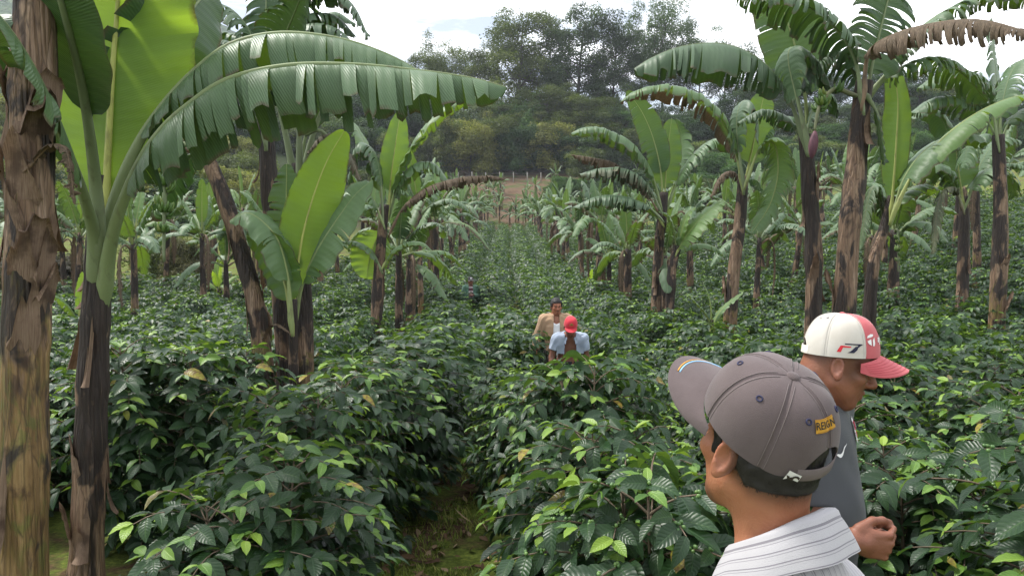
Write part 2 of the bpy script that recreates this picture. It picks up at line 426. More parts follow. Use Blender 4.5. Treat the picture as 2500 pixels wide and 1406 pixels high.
    for (x, y, s) in far:
        V, F, U, A = fr[int(rng.integers(4))]; a = rng.uniform(0, 6.28); c_, s_ = math.cos(a) * s, math.sin(a) * s
        W = np.stack([V[:, 0] * c_ - V[:, 1] * s_ + x, V[:, 0] * s_ + V[:, 1] * c_ + y, V[:, 2] * s + T1(x, y)], -1)
        g.add(W, F, U, A)
    tag(g.build('coffee_plantation', MAT['cleaf']), 'dense mass of dark green coffee bushes in rows up the far slope', 'coffee bushes', None, 'stuff')
    print('coffee spots', len(spots), 'far verts', g.n)
# ------------------------------------------------------------------ banana plants
TRUNKS = []
def m_banana_leaf():
    n = N('banana_leaf'); uv = n.sep(n.uv()); u, v = uv[0], uv[1]; t, d = n.attr('tint'), n.attr('dry')
    p = n.obj(); pn = n.noise(p, 2.5, 4)
    lines = n.math('SINE', n.math('MULTIPLY', n.math('ADD', u, n.math('MULTIPLY', v, -.05)), 900.0))
    line2 = n.math('SINE', n.math('MULTIPLY', u, 237.0))
    base = n.ramp(t, [(0, (0.024, 0.048, 0.028)), (.4, (0.045, 0.092, 0.042)), (.7, (0.085, 0.165, 0.045)), (1, (0.18, 0.31, 0.05))])
    base = n.mix(n.math('MULTIPLY', pn, .35), base, (0.03, 0.07, 0.035))
    base = n.mix(n.math('MULTIPLY', n.math('MAXIMUM', line2, 0.0), .16), base, (0.10, 0.17, 0.06))
    back = n.new('NewGeometry').outputs['Backfacing']
    under = n.ramp(t, [(0, (0.085, 0.135, 0.08)), (.5, (0.12, 0.20, 0.085)), (1, (0.20, 0.33, 0.07))])
    c = n.mix(n.math('MULTIPLY', back, .8), base, under)
    st = n.noise(n.map(n.uv(), (160, 5, 1)), 1.0, 5, .65)
    brown = n.ramp(st, [(.25, (0.035, 0.024, 0.016)), (.55, (0.12, 0.085, 0.055)), (.8, (0.24, 0.18, 0.12))])
    edge = n.math('MULTIPLY', n.ramp(v, [(.90, (0,)), (1, (1,))]), n.ramp(n.noise(p, 6, 5, .6), [(.42, (0,)), (.56, (.95,))]))
    df = n.math('MAXIMUM', n.math('ADD', n.math('MULTIPLY', d, 1.5), n.math('SUBTRACT', n.math('MULTIPLY', n.noise(p, 5, 5, .65), .9), .7), clamp=True), edge)
    df = n.math('MULTIPLY', df, n.math('GREATER_THAN', n.math('ADD', d, edge), .02))
    spots = n.ramp(n.noise(p, 38, 2), [(.70, (0,)), (.75, (.75,))])
    c = n.mix(df, c, brown)
    c = n.mix(n.math('MULTIPLY', spots, n.ramp(pn, [(.45, (0,)), (.65, (1,))])), c, (0.06, 0.045, 0.022))
    c = n.mix(n.ramp(n.noise(n.map(n.uv(), (14, 1.2, 1)), 1.0, 4, .6), [(.40, (.30,)), (.62, (0,))]), c, n.mix(.5, c, (0.02, 0.035, 0.018)))
    nb = n.bump(n.math('ADD', lines, n.math('MULTIPLY', line2, 1.6)), .22, .004)
    n.surf(c, n.math('ADD', .42, n.math('MULTIPLY', df, .4)), .32)
    tcol = n.mix(t, (0.05, 0.13, 0.015), (0.42, 0.62, 0.04))
    n.translucent(n.mix(df, tcol, (0.09, 0.055, 0.025)), n.math('ADD', .12, n.math('MULTIPLY', n.math('MULTIPLY', t, t), .40)))
    return n.m
def m_rib():
    n = N('leaf_stalk'); t, d = n.attr('tint'), n.attr('dry'); p = n.obj()
    f = n.noise(n.map(p, (1, 1, .4)), 14, 5, .6)
    g = n.ramp(t, [(0, (0.13, 0.155, 0.105)), (.5, (0.17, 0.22, 0.09)), (1, (0.34, 0.36, 0.09))])
    g = n.mix(n.ramp(f, [(.55, (0,)), (.72, (.55,))]), g, (0.06, 0.045, 0.03))
    c = n.mix(d, g, n.ramp(f, [(.3, (0.07, 0.045, 0.03)), (.7, (0.23, 0.15, 0.09))]))
    return n.surf(c, .55, .35)
def m_trunk():
    """Pseudostem: papery brown sheaths, near-black rot patches, ochre and olive where the skin is bare (tint = height, dry = how ochre)."""
    n = N('banana_trunk'); h, o = n.attr('tint'), n.attr('dry'); p = n.obj()
    s = n.noise(n.map(p, (1, 1, .07)), 26, 8, .65)
    pat = n.noise(n.map(p, (1, 1, .45)), 4.5, 5, .55, .6); pat2 = n.noise(n.map(p, (1.3, 1.3, .55)), 8, 5, .6, .8)
    brown = n.ramp(s, [(.28, (0.075, 0.044, 0.028)), (.5, (0.20, 0.128, 0.08)), (.72, (0.36, 0.26, 0.175))])
    black = n.ramp(s, [(.3, (0.009, 0.008, 0.008)), (.7, (0.038, 0.028, 0.024))])
    ochre = n.ramp(s, [(.28, (0.085, 0.05, 0.022)), (.5, (0.20, 0.125, 0.05)), (.72, (0.32, 0.22, 0.095))])
    olive = n.ramp(s, [(.3, (0.07, 0.08, 0.02)), (.7, (0.19, 0.18, 0.05))])
    och = n.mix(n.ramp(pat2, [(.5, (0,)), (.62, (.8,))]), ochre, olive)
    low = n.math('SUBTRACT', n.math('ADD', o, n.math('MULTIPLY', n.math('SUBTRACT', pat2, .5), 1.1)), h)
    c = n.mix(n.ramp(n.math('ADD', low, .5), [(.44, (0,)), (.53, (1,))]), brown, och)
    up = n.math('ADD', pat, n.math('MULTIPLY', n.math('SUBTRACT', h, o), .16))
    c = n.mix(n.ramp(up, [(.505, (0,)), (.56, (.95,))]), c, black)
    stain = n.ramp(n.noise(n.map(p, (2, 2, .6)), 6, 6, .6, .5), [(.56, (0,)), (.66, (.75,))])
    c = n.mix(stain, c, (0.05, 0.028, 0.018))
    vor = n.new('TexVoronoi', {'feature': 'DISTANCE_TO_EDGE'}, Vector=n.map(p, (1, 1, .07)), Scale=34.0).outputs['Distance']
    fib = n.noise(n.map(p, (1, 1, .035)), 70, 4, .7)
    c = n.mix(n.ramp(fib, [(.52, (0,)), (.68, (.7,))]), c, n.mix(.5, c, (0.02, 0.014, 0.010)))
    c = n.mix(n.ramp(fib, [(.30, (.55,)), (.40, (0,))]), c, n.mix(.5, c, (0.34, 0.25, 0.17)))
    c = n.mix(n.ramp(vor, [(.0, (.8,)), (.05, (0,))]), c, n.mix(.35, (0.012, 0.009, 0.007), c))
    n.bump(n.math('ADD', n.math('ADD', s, n.math('MULTIPLY', vor, 2.5)), n.math('MULTIPLY', pat2, .6)), .9, .014)
    return n.surf(c, .62, .3)
def m_sheath():
    n = N('dry_sheath'); t = n.attr('tint')
    s = n.noise(n.map(n.uv(), (4, 60, 1)), 1.0, 6, .65); q = n.noise(n.obj(), 8, 5)
    c = n.ramp(s, [(.25, (0.05, 0.03, 0.02)), (.5, (0.17, 0.115, 0.078)), (.75, (0.36, 0.27, 0.19))])
    c = n.mix(n.ramp(q, [(.48, (0,)), (.62, (.75,))]), c, (0.04, 0.025, 0.018))
    n.bump(s, .5, .006); n.surf(c, .8, .2); n.translucent((0.22, 0.13, 0.07), .12); return n.m

def leaf(root, pts, W=.6, pet=.25, tear=.5, hang=60, fold=12, tint=.25, dry=0.0, dedge=0.0, seed=0, up=None, n=44, wn=7, rib=.022, label=None, one=False, tipdry=0.0, sway=.25, droopp=1.4, asym=0.0):
    """One banana leaf: a stalk and midrib along pts, two half-blades torn into strips that hang by their own weight."""
    rng = np.random.default_rng(seed + 7919)
    M = spline(pts, n); Lt = np.linalg.norm(np.diff(M, axis=0), axis=1).sum()
    d0 = unit(M[min(6, n - 1)] - M[0]); ho = (M[-1] - M[0]) * [1, 1, 0]
    if up is None: up = -ho / max(np.linalg.norm(ho), 1e-6) + np.array([0, 0, .35])
    T, Nn, B = frames(M, up)
    S = np.cross(Nn, T)                      # to the right of the leaf seen from above
    sL = np.linspace(0, 1, n); D = np.array([0, 0, -1.0])
    def at(A, s):
        x = np.clip(s, 0, 1) * (n - 1); i = np.minimum(x.astype(int), n - 2); f = (x - i)[..., None]
        return A[i] * (1 - f) + A[i + 1] * f
    gB = G()
    for sg in (-1, 1):
        if one and sg == 1: continue
        s0 = pet
        while s0 < .995:
            torn = rng.random() < (tear if tear > .93 else tear * (.78 + .5 * math.sin(s0 * 19 + seed)))
            w_ = rng.uniform(.010, .034) * rng.choice([1, 1, 1.9]) if torn else rng.uniform(.03, .06)
            if tear > .75: w_ *= .75
            s1 = min(1.0, s0 + w_); k = max(2, int(math.ceil((s1 - s0) / .014)) + 1)
            s = np.linspace(s0, s1, k); b = (s - pet) / (1 - pet)
            prof = np.clip(np.sin(np.pi * np.clip(b, 0, 1) ** .74), 0, 1) ** .52
            hw = W / 2 * prof * (1 + asym * sg)
            m, s_, t_ = at(M, s), unit(at(S, s)) * sg, unit(at(T, s)); nn_ = unit(at(Nn, s))
            w = np.linspace(0, 1, wn)
            jit = rng.normal(0, 1) if torn else 0.0
            hs = rad(hang) * (1 + (.16 * jit if torn else 0)); f0 = rad(fold)
            ang = -f0 + (hs + f0) * w ** droopp * (1.0 if torn else .9)      # <0 lifts, >0 droops
            Dp = D - s_ * (s_ @ D)[:, None]; Dp = unit(Dp + nn_ * -.15)
            upv = nn_
            ca, sa = np.cos(ang), np.sin(ang)
            dirw = s_[:, None] * ca[None, :, None] + np.where((sa > 0)[None, :, None], Dp[:, None], -upv[:, None]) * sa[None, :, None]
            dirw = dirw + t_[:, None] * (.16 + (sway * .5 * rng.normal() if torn else 0) * w)[None, :, None]
            step = np.diff(w, prepend=0)[None, :, None] * hw[:, None, None]
            ln = rng.uniform(.74, 1.06) if torn else 1.0
            rag = 1 + (rng.normal(0, .05 if torn else .012, k)[:, None] * w[None] ** 2)[..., None]
            Q = m[:, None] + np.cumsum(dirw * step * ln * rag, axis=1)
            gap = (rng.uniform(.0, .22) * rng.choice([.4, 1, 1, 1.9]) if torn else .0)
            wt = rng.uniform(.0, .4)
            mid = Q[k // 2:k // 2 + 1]
            fz = gap * np.clip((w - wt) / (1 - wt), 0, 1)
            Q = Q + (mid + (m - m[k // 2])[:, None] * 0 - Q) * fz[None, :, None]
            if torn:    # strips cup along their length
                cup = np.sin(np.linspace(0, np.pi, k))[:, None] * (w ** 1.2)[None] * .018 * rng.normal()
                Q = Q + nn_[:, None] * cup[..., None]
            else:       # gentle undulation of the untorn blade
                Q = Q + nn_[:, None] * (np.sin(s * 55 + seed)[:, None] * (w ** 2)[None] * .012 * W / .6)[..., None]
            uv = np.stack(np.broadcast_arrays(s[:, None] * Lt / 2.2, w[None]), -1)
            dr = dry + dedge * np.clip(w * 1.5 - .45, 0, 1) ** 1.2 * (1 if (sg < 0 or dedge < 2) else 0)
            dr = np.clip(dr[None] if np.ndim(dr) else dr, 0, 1) + tipdry * sstep(.75, 1, b)[:, None]
            gB.grid(Q, uv=uv, a=tint, b=np.clip(np.broadcast_to(dr, (k, wn)), 0, 1), flip=(sg > 0))
            s0 = s1
    ob = gB.build('leaf', MAT['bleaf'], root)
    if label: ob['label'] = label
    gR = G(); rr = rib * np.interp(sL, [0, .10, pet * .65, pet + .05, 1], [.6, 1.5, 1.05, .72, .12])
    off = Nn * (-rr * .4)[:, None]
    gR.tube(M + off, rr, 8, a=min(1, tint + .15), b=max(dry, 0), sq=.75)
    o0 = ORG[ob.name]
    gR.build('midrib', MAT['rib'], ob)
    return ob

def trunk(root, pts, r0, r1, ochre=.3, seed=0, flakes=6, k=20, n=44, peel=1.0, flare=1.25, flo=.02):
    rng = np.random.default_rng(seed + 31)
    M = spline(pts, n); s = np.linspace(0, 1, n)
    r = np.interp(s, [0, .12, 1], [r0 * flare, r0, r1])
    for c in rng.uniform(.08, .98, 7 if n > 20 else 3):    # the steps where old sheaths end
        r = r + .07 * r0 * np.clip((c - s) / .12, 0, 1) * (s < c) * (s > c - .12)
    T, Nn, B = frames(M); th = np.linspace(0, 2 * np.pi, k, endpoint=False)
    lump = 1 + .05 * np.sin(3 * th[None] + 7 * s[:, None] + seed) + .03 * np.sin(7 * th[None] - 4 * s[:, None])
    R = (r[:, None] * lump)[..., None]
    Pt = M[:, None] + (Nn[:, None] * np.cos(th)[None, :, None] + B[:, None] * np.sin(th)[None, :, None]) * R
    Pt = np.concatenate([Pt, M[-1:, None] + 0 * Pt[-1:] + (Pt[-1:] - M[-1:, None]) * 1e-3])
    a = np.concatenate([s, [1.0]])[:, None]
    g = G(); g.grid(Pt, wrap=True, a=a, b=ochre, flip=True)
    ob = g.build('trunk', MAT['btrunk'], root)
    if flakes:
        for f in range(flakes):
            gf = G()
            tl = np.linalg.norm(M[-1] - M[0]); c0 = rng.uniform(flo, .86) if f > 2 else rng.uniform(.02, .2); ln = rng.uniform(.16, .42) / tl; a0 = rng.uniform(0, 6.28); aw = rng.uniform(.35, 1.0)
            nu, nv = 10, 8
            uu = np.linspace(0, 1, nu); vv = np.linspace(-1, 1, nv)
            pk = rng.uniform(.2, .9); tip = rng.uniform(-.5, .5)
            top = ln * (1 - .55 * np.abs(vv - tip) ** 1.3 + .10 * rng.normal(size=nv)); top = np.clip(top, ln * .12, None)
            st0 = ln * rng.uniform(-.22, .12, nv); ss = np.clip(c0 + st0[None] + uu[:, None] * (top - st0)[None], 0, 1)
            if rng.random() < .42:      # a strip that has let go below and hangs from its top edge
                aw *= .45; ss = np.clip(c0 + .05 + (1 - uu[:, None]) * top[None] * 1.4, 0, 1); pk *= 1.5
            x = ss * (n - 1); i = np.minimum(x.astype(int), n - 2); fr = (x - i)
            lerp = lambda A: A[i] * (1 - fr)[..., None] + A[i + 1] * fr[..., None]
            rm = np.interp(ss, s, r)
            ang = a0 + vv[None] * aw * (1 - .25 * uu[:, None])
            curl = peel * r0 * (pk * uu[:, None] ** 4 * (.9 - .4 * np.abs(vv)[None]) + .12 * np.abs(vv)[None] ** 3)
            rr = rm * (.985 + .085 * sstep(0, .3, uu))[:, None] + .003 * uu[:, None] + curl
            Q = lerp(M) + (lerp(Nn) * np.cos(ang)[..., None] + lerp(B) * np.sin(ang)[..., None]) * rr[..., None]
            if rng.random() < .35: Q[-3:, :, 2] -= (np.array([.02, .10, .22]) * r0 / .1 * pk)[:, None] * .5
            uvf = np.stack(np.broadcast_arrays(uu[:, None] * .6 + f, vv[None] * .5), -1)
            gf.grid(Q, uv=uvf, a=rng.random())
            gf.build('dry_sheath', MAT['sheath'], ob)
    return ob

def bunch(root, top, out, scale=1.0, hands=8, seed=0, bud=False, fruit=(9, 12), droop=1.0, spent=False):
    """A hanging bunch: curved stalk, hands of fingers that turn upward, and the purple bud when it is still there."""
    rng = np.random.default_rng(seed); top = np.asarray(top, float); out = np.asarray(out, float)
    L = (.05 if bud else .085) * hands * scale
    st = spline([top, top + out * .22 * scale + [0, 0, .05 * scale], top + out * .36 * scale + [0, 0, -.12 * scale], top + out * .40 * scale + [0, 0, -.12 * scale - L], top + out * .40 * scale + [0, 0, (-.16 if bud else -.3) * scale - L]], 24)
    g = G(); g.tube(st, np.interp(np.linspace(0, 1, 24), [0, .5, 1], [.026, .02, .012]) * scale, 8, a=.3, b=.35 if spent else 0.0)
    b = g.build('banana_bunch', MAT['rib'], root)
    for h in range(hands):
        q = .36 + .5 * h / hands; c = st[int(q * 23)]; a0 = h * 2.4; nf = int(rng.integers(*fruit)); gh = G()
        for f in range(nf):
            a = a0 + (f / (nf - 1) - .5) * 2.9; o = np.array([math.cos(a), math.sin(a), 0])
            ln = .125 * scale * rng.uniform(.85, 1.1) * (1 - .3 * h / hands)
            lay = (f % 2) * .022 * scale
            tq = np.linspace(0, 1, 7)
            pp = c + o * ((.018 + .62 * np.sin(tq * 1.35) * ln / scale) * scale)[:, None] + np.array([0, 0, 1.0]) * ((-.25 * tq + .85 * tq ** 2) * ln - lay)[:, None]
            gh.tube(pp, .0165 * scale * np.array([.35, .75, 1, 1.05, .98, .7, .25]), 6, a=rng.random())
        gh.build('hand_of_bananas', MAT['fruit'], b)
    if bud:
        gb = G(); e = st[-1]; tq = np.linspace(0, 1, 12)
        gb.tube(e + np.array([-.03, 0, -.27 * scale]) * tq[:, None] * [1, 1, 1], 0.046 * scale * np.sin(np.pi * np.clip(tq * .93 + .05, 0, 1)) ** .7, 12, a=tq)
        gb.build('flower_bud', MAT['bud'], b)
    return b

def banana_mats():
    MAT.update(bleaf=m_banana_leaf(), rib=m_rib(), btrunk=m_trunk(), sheath=m_sheath())
    n = N('green_banana'); n.bump(n.noise(n.obj(), 30, 3), .15, .002)
    n.surf(n.ramp(n.attr('tint'), [(0, (0.045, 0.10, 0.02)), (.7, (0.09, 0.16, 0.03)), (1, (0.16, 0.19, 0.04))]), .45, .4); MAT['fruit'] = n.m
    n = N('banana_bud'); n.surf(n.ramp(n.noise(n.map(n.obj(), (1, 1, .2)), 30, 4), [(.3, (0.055, 0.02, 0.032)), (.7, (0.15, 0.065, 0.08))]), .6, .3); MAT['bud'] = n.m

def banana(base_px, d, pts_px, r0, r1, label, ochre=.3, seed=0, flakes=6, group='banana plants growing among the coffee', name='banana_plant', flare=1.25, flo=.02):
    """A plant at a place of the photograph: base directly below its first trunk point."""
    b = P(pts_px[0][0], pts_px[0][1], d); z = T1(b[0], b[1]) - .05
    loc = (b[0], b[1], z); TRUNKS.append((b[0], b[1]))
    root = empty(name, loc, label, 'banana plant', group)
    pts = [np.array(loc)] + [P(*(p if len(p) > 2 else (*p, d))) for p in pts_px[1:]]
    trunk(root, pts, r0, r1, ochre, seed, flakes, flare=flare, flo=flo)
    return root
def L(root, d, px, **k):
    """A leaf through photograph points; each is (x, y) at depth d or (x, y, depth)."""
    q = [P(*(p if len(p) > 2 else (*p, d))) for p in px]
    return leaf(root, [q[0] - unit(q[1] - q[0]) * .12 - [0, 0, .05]] + q, **k)

def wild_banana(x, y, H, label, seed, nl=8, Ls=2.0, r=.10, tear=.7, ochre=.3, lean=(0, 0), dead=1, group='banana plants growing among the coffee', n=26, wn=4, flakes=3, tint=.3, fruiting=False, el=(28, 80)):
    rng = np.random.default_rng(seed); z = T1(x, y) - .05; TRUNKS.append((x, y))
    root = empty('banana_plant', (x, y, z), label, 'banana plant', group)
    top = np.array([x + lean[0], y + lean[1], z + H])
    trunk(root, [(x, y, z), np.array([x, y, z + H * .4]) + np.array([*lean, 0]) * .25, top], r, r * .62, ochre, seed, flakes, k=12, n=18)
    a0 = rng.uniform(0, 6.28)
    for i in range(nl + dead):
        a = a0 + i * 2.4 + rng.uniform(-.3, .3); o = np.array([math.cos(a), math.sin(a), 0])
        isdead = i >= nl
        e = rad(np.interp(i, [0, nl - 1], [el[1], el[0]]) + rng.uniform(-6, 6)) if not isdead else rad(rng.uniform(10, 35))
        ln = Ls * (rng.uniform(.85, 1.1) if not isdead else rng.uniform(.7, .95)); q = np.linspace(0, 1, 6)
        arch = (.26 + .55 * i / nl) if not isdead else rng.uniform(.7, 1.0)
        pp = top - [0, 0, .25 * r / .1 * (i / (nl + dead))] + o * (np.cos(e) * q * ln * (1 - .12 * q))[:, None] + np.array([0, 0, 1.0]) * ((np.sin(e) * q - arch * q ** 2.2) * ln)[:, None]
        if isdead:
            k0 = rng.uniform(.16, .34); pp = top - [0, 0, .2] + np.array([o * ln * x_ + np.array([0, 0, z_ * ln]) for x_, z_ in ((0, 0), (k0 * .6, .10), (k0, .02), (k0 * 1.15, -.22), (k0 * 1.12, -.5), (k0 * 1.0, -.78))])
        if i == 0 and not isdead: kw = dict(tear=.15, hang=14, fold=24, tint=min(1, tint + .2), W=.34 * Ls / 2)
        elif isdead: kw = dict(tear=.95, hang=80, fold=0, tint=.1, dry=1.0, W=.30 * Ls / 2)
        else: kw = dict(tear=tear, hang=rng.uniform(50, 85), fold=10, tint=float(np.clip(tint + rng.uniform(-.15, .2), 0, 1)), W=.52 * Ls / 2, dedge=(1.0 if rng.random() < .2 else 0))
        leaf(root, pp, pet=.2, seed=seed * 13 + i, n=n, wn=wn, rib=.022 * Ls / 2, **kw)
    if fruiting: bunch(root, top - [0, 0, .05], unit([math.cos(a0 + 1), math.sin(a0 + 1) - .8, 0]), 1.0, 7, seed)
    return root
# ------------------------------------------------------------------ the banana plants one can tell apart
def hero_plants():
    GR = 'banana plants growing among the coffee'
    # A: the thick trunk at the left edge
    A = banana(None, 3.72, [(50, 1406), (60, 900), (74, 500), (84, 160), (88, -40)], .108, .092, 'thick ochre banana trunk with peeling brown sheaths at the left edge', .54, 1, 22, flare=1.12, flo=.46)
    t = (88, -60)
    L(A, 3.72, [t, (120, -200), (180, -380, 3.9), (300, -480, 4.2), (420, -430, 4.5)], W=.6, pet=.3, seed=1, hang=70)
    L(A, 3.72, [t, (60, -200), (0, -420, 3.6), (-120, -560, 3.5), (-300, -500, 3.4)], W=.6, pet=.3, seed=2, hang=70)
    L(A, 3.72, [t, (95, -250), (110, -520, 3.8), (140, -800, 4.0)], W=.5, pet=.3, seed=3, hang=20, tear=.1, tint=.7)
    L(A, 3.72, [t, (70, -160, 4.0), (30, -230, 4.6), (-60, -190, 5.2), (-120, -40, 5.6)], W=.6, pet=.25, seed=4, hang=75, tint=.1)
    L(A, 3.72, [(86, 60), (60, 40), (10, 50, 3.8), (-40, 120, 3.9), (-80, 240, 3.95)], W=.42, pet=.12, seed=5, hang=80, tint=.05, tear=.8)
    # a dry flap hanging off the trunk
    L(A, 3.60, [(110, 365), (135, 352), (160, 365), (172, 420), (182, 500)], W=.10, pet=.1, seed=6, hang=50, tear=.9, dry=1.0, rib=.008, label='shrivelled dark brown leaf base hanging from the trunk')
    # B: the slim dark trunk beside it, with the big bright leaf
    B = banana(None, 4.62, [(208, 1400), (222, 1000), (238, 700), (247, 520), (258, 430)], .094, .066, 'banana plant with slim blackened trunk and one big bright upright leaf', -.12, 2, 11, flare=1.3)
    k = dict(rib=.036)
    L(B, 4.58, [(262, 520), (264, 420), (268, 330), (276, 180), (288, 20), (300, -160, 4.5), (320, -420, 4.3)], W=.98, pet=.10, tear=.03, hang=2, fold=10, tint=1.0, seed=11, up=(0.12, 1, .25), rib=.034, label='bright yellow-green young leaf standing upright')
    L(B, 4.50, [(244, 660, 4.6), (246, 560), (236, 430, 4.4), (216, 280, 4.15), (190, 150, 3.9), (150, 0, 3.6), (100, -180, 3.4), (30, -380, 3.2)], W=.44, pet=.46, tear=.2, hang=22, fold=8, tint=.12, seed=12, up=(0.25, 1, .3), **k)
    L(B, 4.45, [(240, 690, 4.6), (238, 580, 4.5), (215, 490, 4.3), (172, 370, 4.0), (125, 250, 3.68), (70, 140, 3.4), (0, 40, 3.2), (-90, -40, 3.1)], W=.50, pet=.42, tear=.45, hang=55, fold=0, tint=.2, seed=13, up=(.5, .35, .8), **k)
    L(B, 4.52, [(246, 670, 4.62), (254, 570, 4.56), (285, 455), (335, 345), (400, 250), (470, 175), (560, 108), (680, 80), (820, 92), (940, 130), (1030, 180), (1060, 225)], W=.66, pet=.34, tear=.94, hang=84, fold=4, tint=.3, seed=14, wn=10, n=60, sway=.10, droopp=.38, **k)
    L(B, 4.30, [(242, 760, 4.62), (254, 650, 4.55), (278, 540, 4.42), (330, 410), (385, 325), (450, 262), (550, 195), (690, 160), (850, 156), (1010, 170), (1150, 190), (1238, 214)], W=.84, pet=.30, tear=.94, hang=86, fold=2, tint=.3, seed=15, wn=11, n=70, sway=.10, droopp=.34, **k)
    L(B, 4.75, [(268, 520), (285, 420), (320, 290), (380, 150), (440, 60), (520, -40, 5.1)], W=.66, pet=.30, tear=.06, hang=25, fold=6, tint=.22, seed=16, up=(-.55, .8, .5), **k)
    # C: tall dark trunk behind, tattered crown
    C = banana(None, 8.3, [(702, 930), (690, 780), (668, 560), (655, 400), (648, 290)], .105, .085, 'tall banana plant with near-black trunk and tattered crown above the two long leaves', .05, 3, 9)
    k = dict(tear=.97, hang=80, fold=5, tint=.12, pet=.28, sway=.5)
    L(C, 8.3, [(648, 320), (652, 190), (668, 70), (715, -20), (790, -40), (860, 10), (900, 90)], W=.75, seed=21, **k)
    L(C, 8.2, [(648, 320), (650, 160), (650, 20), (655, -120)], W=.7, seed=22, up=(.3, 1, .2), tear=.9, hang=45, tint=.2, pet=.25)
    L(C, 8.0, [(648, 320), (640, 190), (610, 80), (560, 20), (500, 10), (455, 50)], W=.75, seed=23, **k)
    L(C, 8.4, [(648, 320), (660, 200), (700, 100), (760, 40), (820, 40), (870, 90)], W=.7, seed=24, **k)
    L(C, 8.6, [(648, 320), (640, 210), (600, 130), (545, 100), (500, 130), (470, 190)], W=.7, seed=25, **k)
    L(C, 8.3, [(648, 330), (660, 240), (680, 130, 7.9), (720, 30, 7.5), (750, -50, 7.2)], W=.7, seed=26, up=(.2, .8, .5), tear=.95, hang=60, tint=.15, pet=.25)
    L(C, 8.1, [(648, 330), (655, 220), (690, 120), (755, 65), (830, 75), (885, 140)], W=.85, seed=27, **k)
    L(C, 8.1, [(648, 330), (632, 230), (592, 160), (540, 140), (485, 185)], W=.85, seed=28, **k)
    L(C, 8.5, [(648, 330), (650, 210), (680, 100), (730, 10), (800, -60), (870, -50)], W=.85, seed=29, **k)
    # D: its neighbour with pale grey stalks
    D = banana(None, 9.4, [(742, 880), (738, 700), (732, 520), (728, 400)], .10, .085, 'banana plant with pale grey leaf stalks just behind the tall black trunk', .1, 4, 7)
    k = dict(tint=.15, pet=.40, rib=.034, tear=.9, hang=80, fold=4)
    L(D, 9.4, [(724, 440), (705, 350), (680, 250), (645, 150), (590, 90), (520, 90), (470, 150)], W=.6, seed=31, **k)
    L(D, 9.3, [(728, 440), (728, 330), (735, 210), (760, 90), (810, 30), (870, 60)], W=.6, seed=32, **k)
    L(D, 9.5, [(736, 440), (758, 340), (800, 240), (860, 175), (930, 170), (1000, 220)], W=.55, seed=33, **k)
    L(D, 9.6, [(732, 430), (745, 340), (770, 220), (790, 120), (800, 40)], W=.55, seed=34, up=(0, 1, .3), tint=.3, pet=.35, tear=.6, hang=40)
    L(D, 9.2, [(738, 420), (770, 350), (810, 330), (850, 370), (880, 440)], W=.5, seed=35, tint=.1, pet=.2, tear=.95, hang=85, dry=.7)
    bunch(D, P(745, 330, 9.3), np.array([.9, -.3, 0]), .95, 7, 36)
    # E: the leaning trunk with a heavy bunch
    E = banana(None, 7.9, [(662, 950), (632, 790), (590, 620), (545, 480), (505, 385), (478, 335)], .098, .07, 'leaning brown banana trunk carrying a heavy bunch of green bananas', .30, 5, 10)
    L(E, 7.9, [(492, 365), (465, 362), (425, 358), (380, 352), (335, 352), (290, 372)], W=.34, pet=.55, tear=.98, hang=86, fold=0, dry=1.0, seed=41, rib=.03, label='dead brown leaf sticking out sideways')
    L(E, 8.3, [(484, 372), (462, 385), (435, 430), (405, 480), (375, 540)], W=.52, pet=.12, tear=.25, hang=40, fold=0, tint=.05, tipdry=.8, seed=42, label='grey-green drooping leaf with a brown tip')
    L(E, 8.0, [(478, 345), (470, 290), (455, 200), (420, 120), (360, 90)], W=.5, pet=.35, tear=.8, hang=80, tint=.2, seed=43)
    L(E, 8.0, [(488, 350), (505, 290), (510, 210), (505, 120)], W=.5, pet=.35, tear=.5, hang=30, tint=.3, seed=44)
    L(E, 8.1, [(482, 345), (468, 320), (450, 290), (410, 250), (350, 230), (310, 270)], W=.45, pet=.3, tear=.98, hang=86, dry=.8, seed=45)
    bunch(E, P(508, 372, 7.75), unit([-.75, -.66, 0]), 1.12, 8, 46, fruit=(10, 13))
    # F: leafy sucker at their foot, and the cut stump it leans on
    Fp = banana(None, 7.75, [(712, 905), (716, 800), (716, 730)], .05, .04, 'young banana sucker with one bright upright leaf beside a cut brown stump', .2, 6, 3)
    L(Fp, 7.75, [(714, 770), (722, 690), (738, 580), (765, 480), (800, 390), (842, 318)], W=.56, pet=.22, tear=.04, hang=4, fold=12, tint=.97, seed=51, up=(-.35, 1, .2), asym=.12, rib=.02, label='bright green young leaf held upright')
    L(Fp, 7.6, [(712, 780), (704, 680), (680, 590), (640, 540), (600, 520), (560, 540)], W=.5, pet=.35, tear=.55, hang=50, fold=0, tint=.45, seed=52, up=(.3, -.2, 1))
    L(Fp, 7.8, [(718, 780), (738, 690), (775, 610), (820, 540), (868, 475), (910, 440)], W=.60, pet=.30, tear=.25, hang=30, fold=2, tint=.4, seed=53, up=(-.4, -.6, .6))
    L(Fp, 7.7, [(712, 780), (698, 700), (678, 640), (640, 590), (600, 575)], W=.55, pet=.3, tear=.2, hang=30, tint=.6, seed=54, up=(.3, .6, .6))
    L(Fp, 8.0, [(716, 760), (712, 640), (700, 520), (700, 400)], W=.5, pet=.25, tear=.3, hang=20, tint=.5, seed=55, up=(.1, 1, .2))
    S = banana(None, 7.95, [(738, 910), (740, 800), (738, 670)], .098, .092, 'cut brown banana stump with olive stripe beside the young sucker', .55, 7, 7)
    L(S, 7.6, [(690, 800), (668, 792), (650, 815), (640, 850)], W=.14, pet=.1, tear=.2, hang=20, dry=1.0, rib=.006, seed=57, label='curled pale dry leaf scrap')
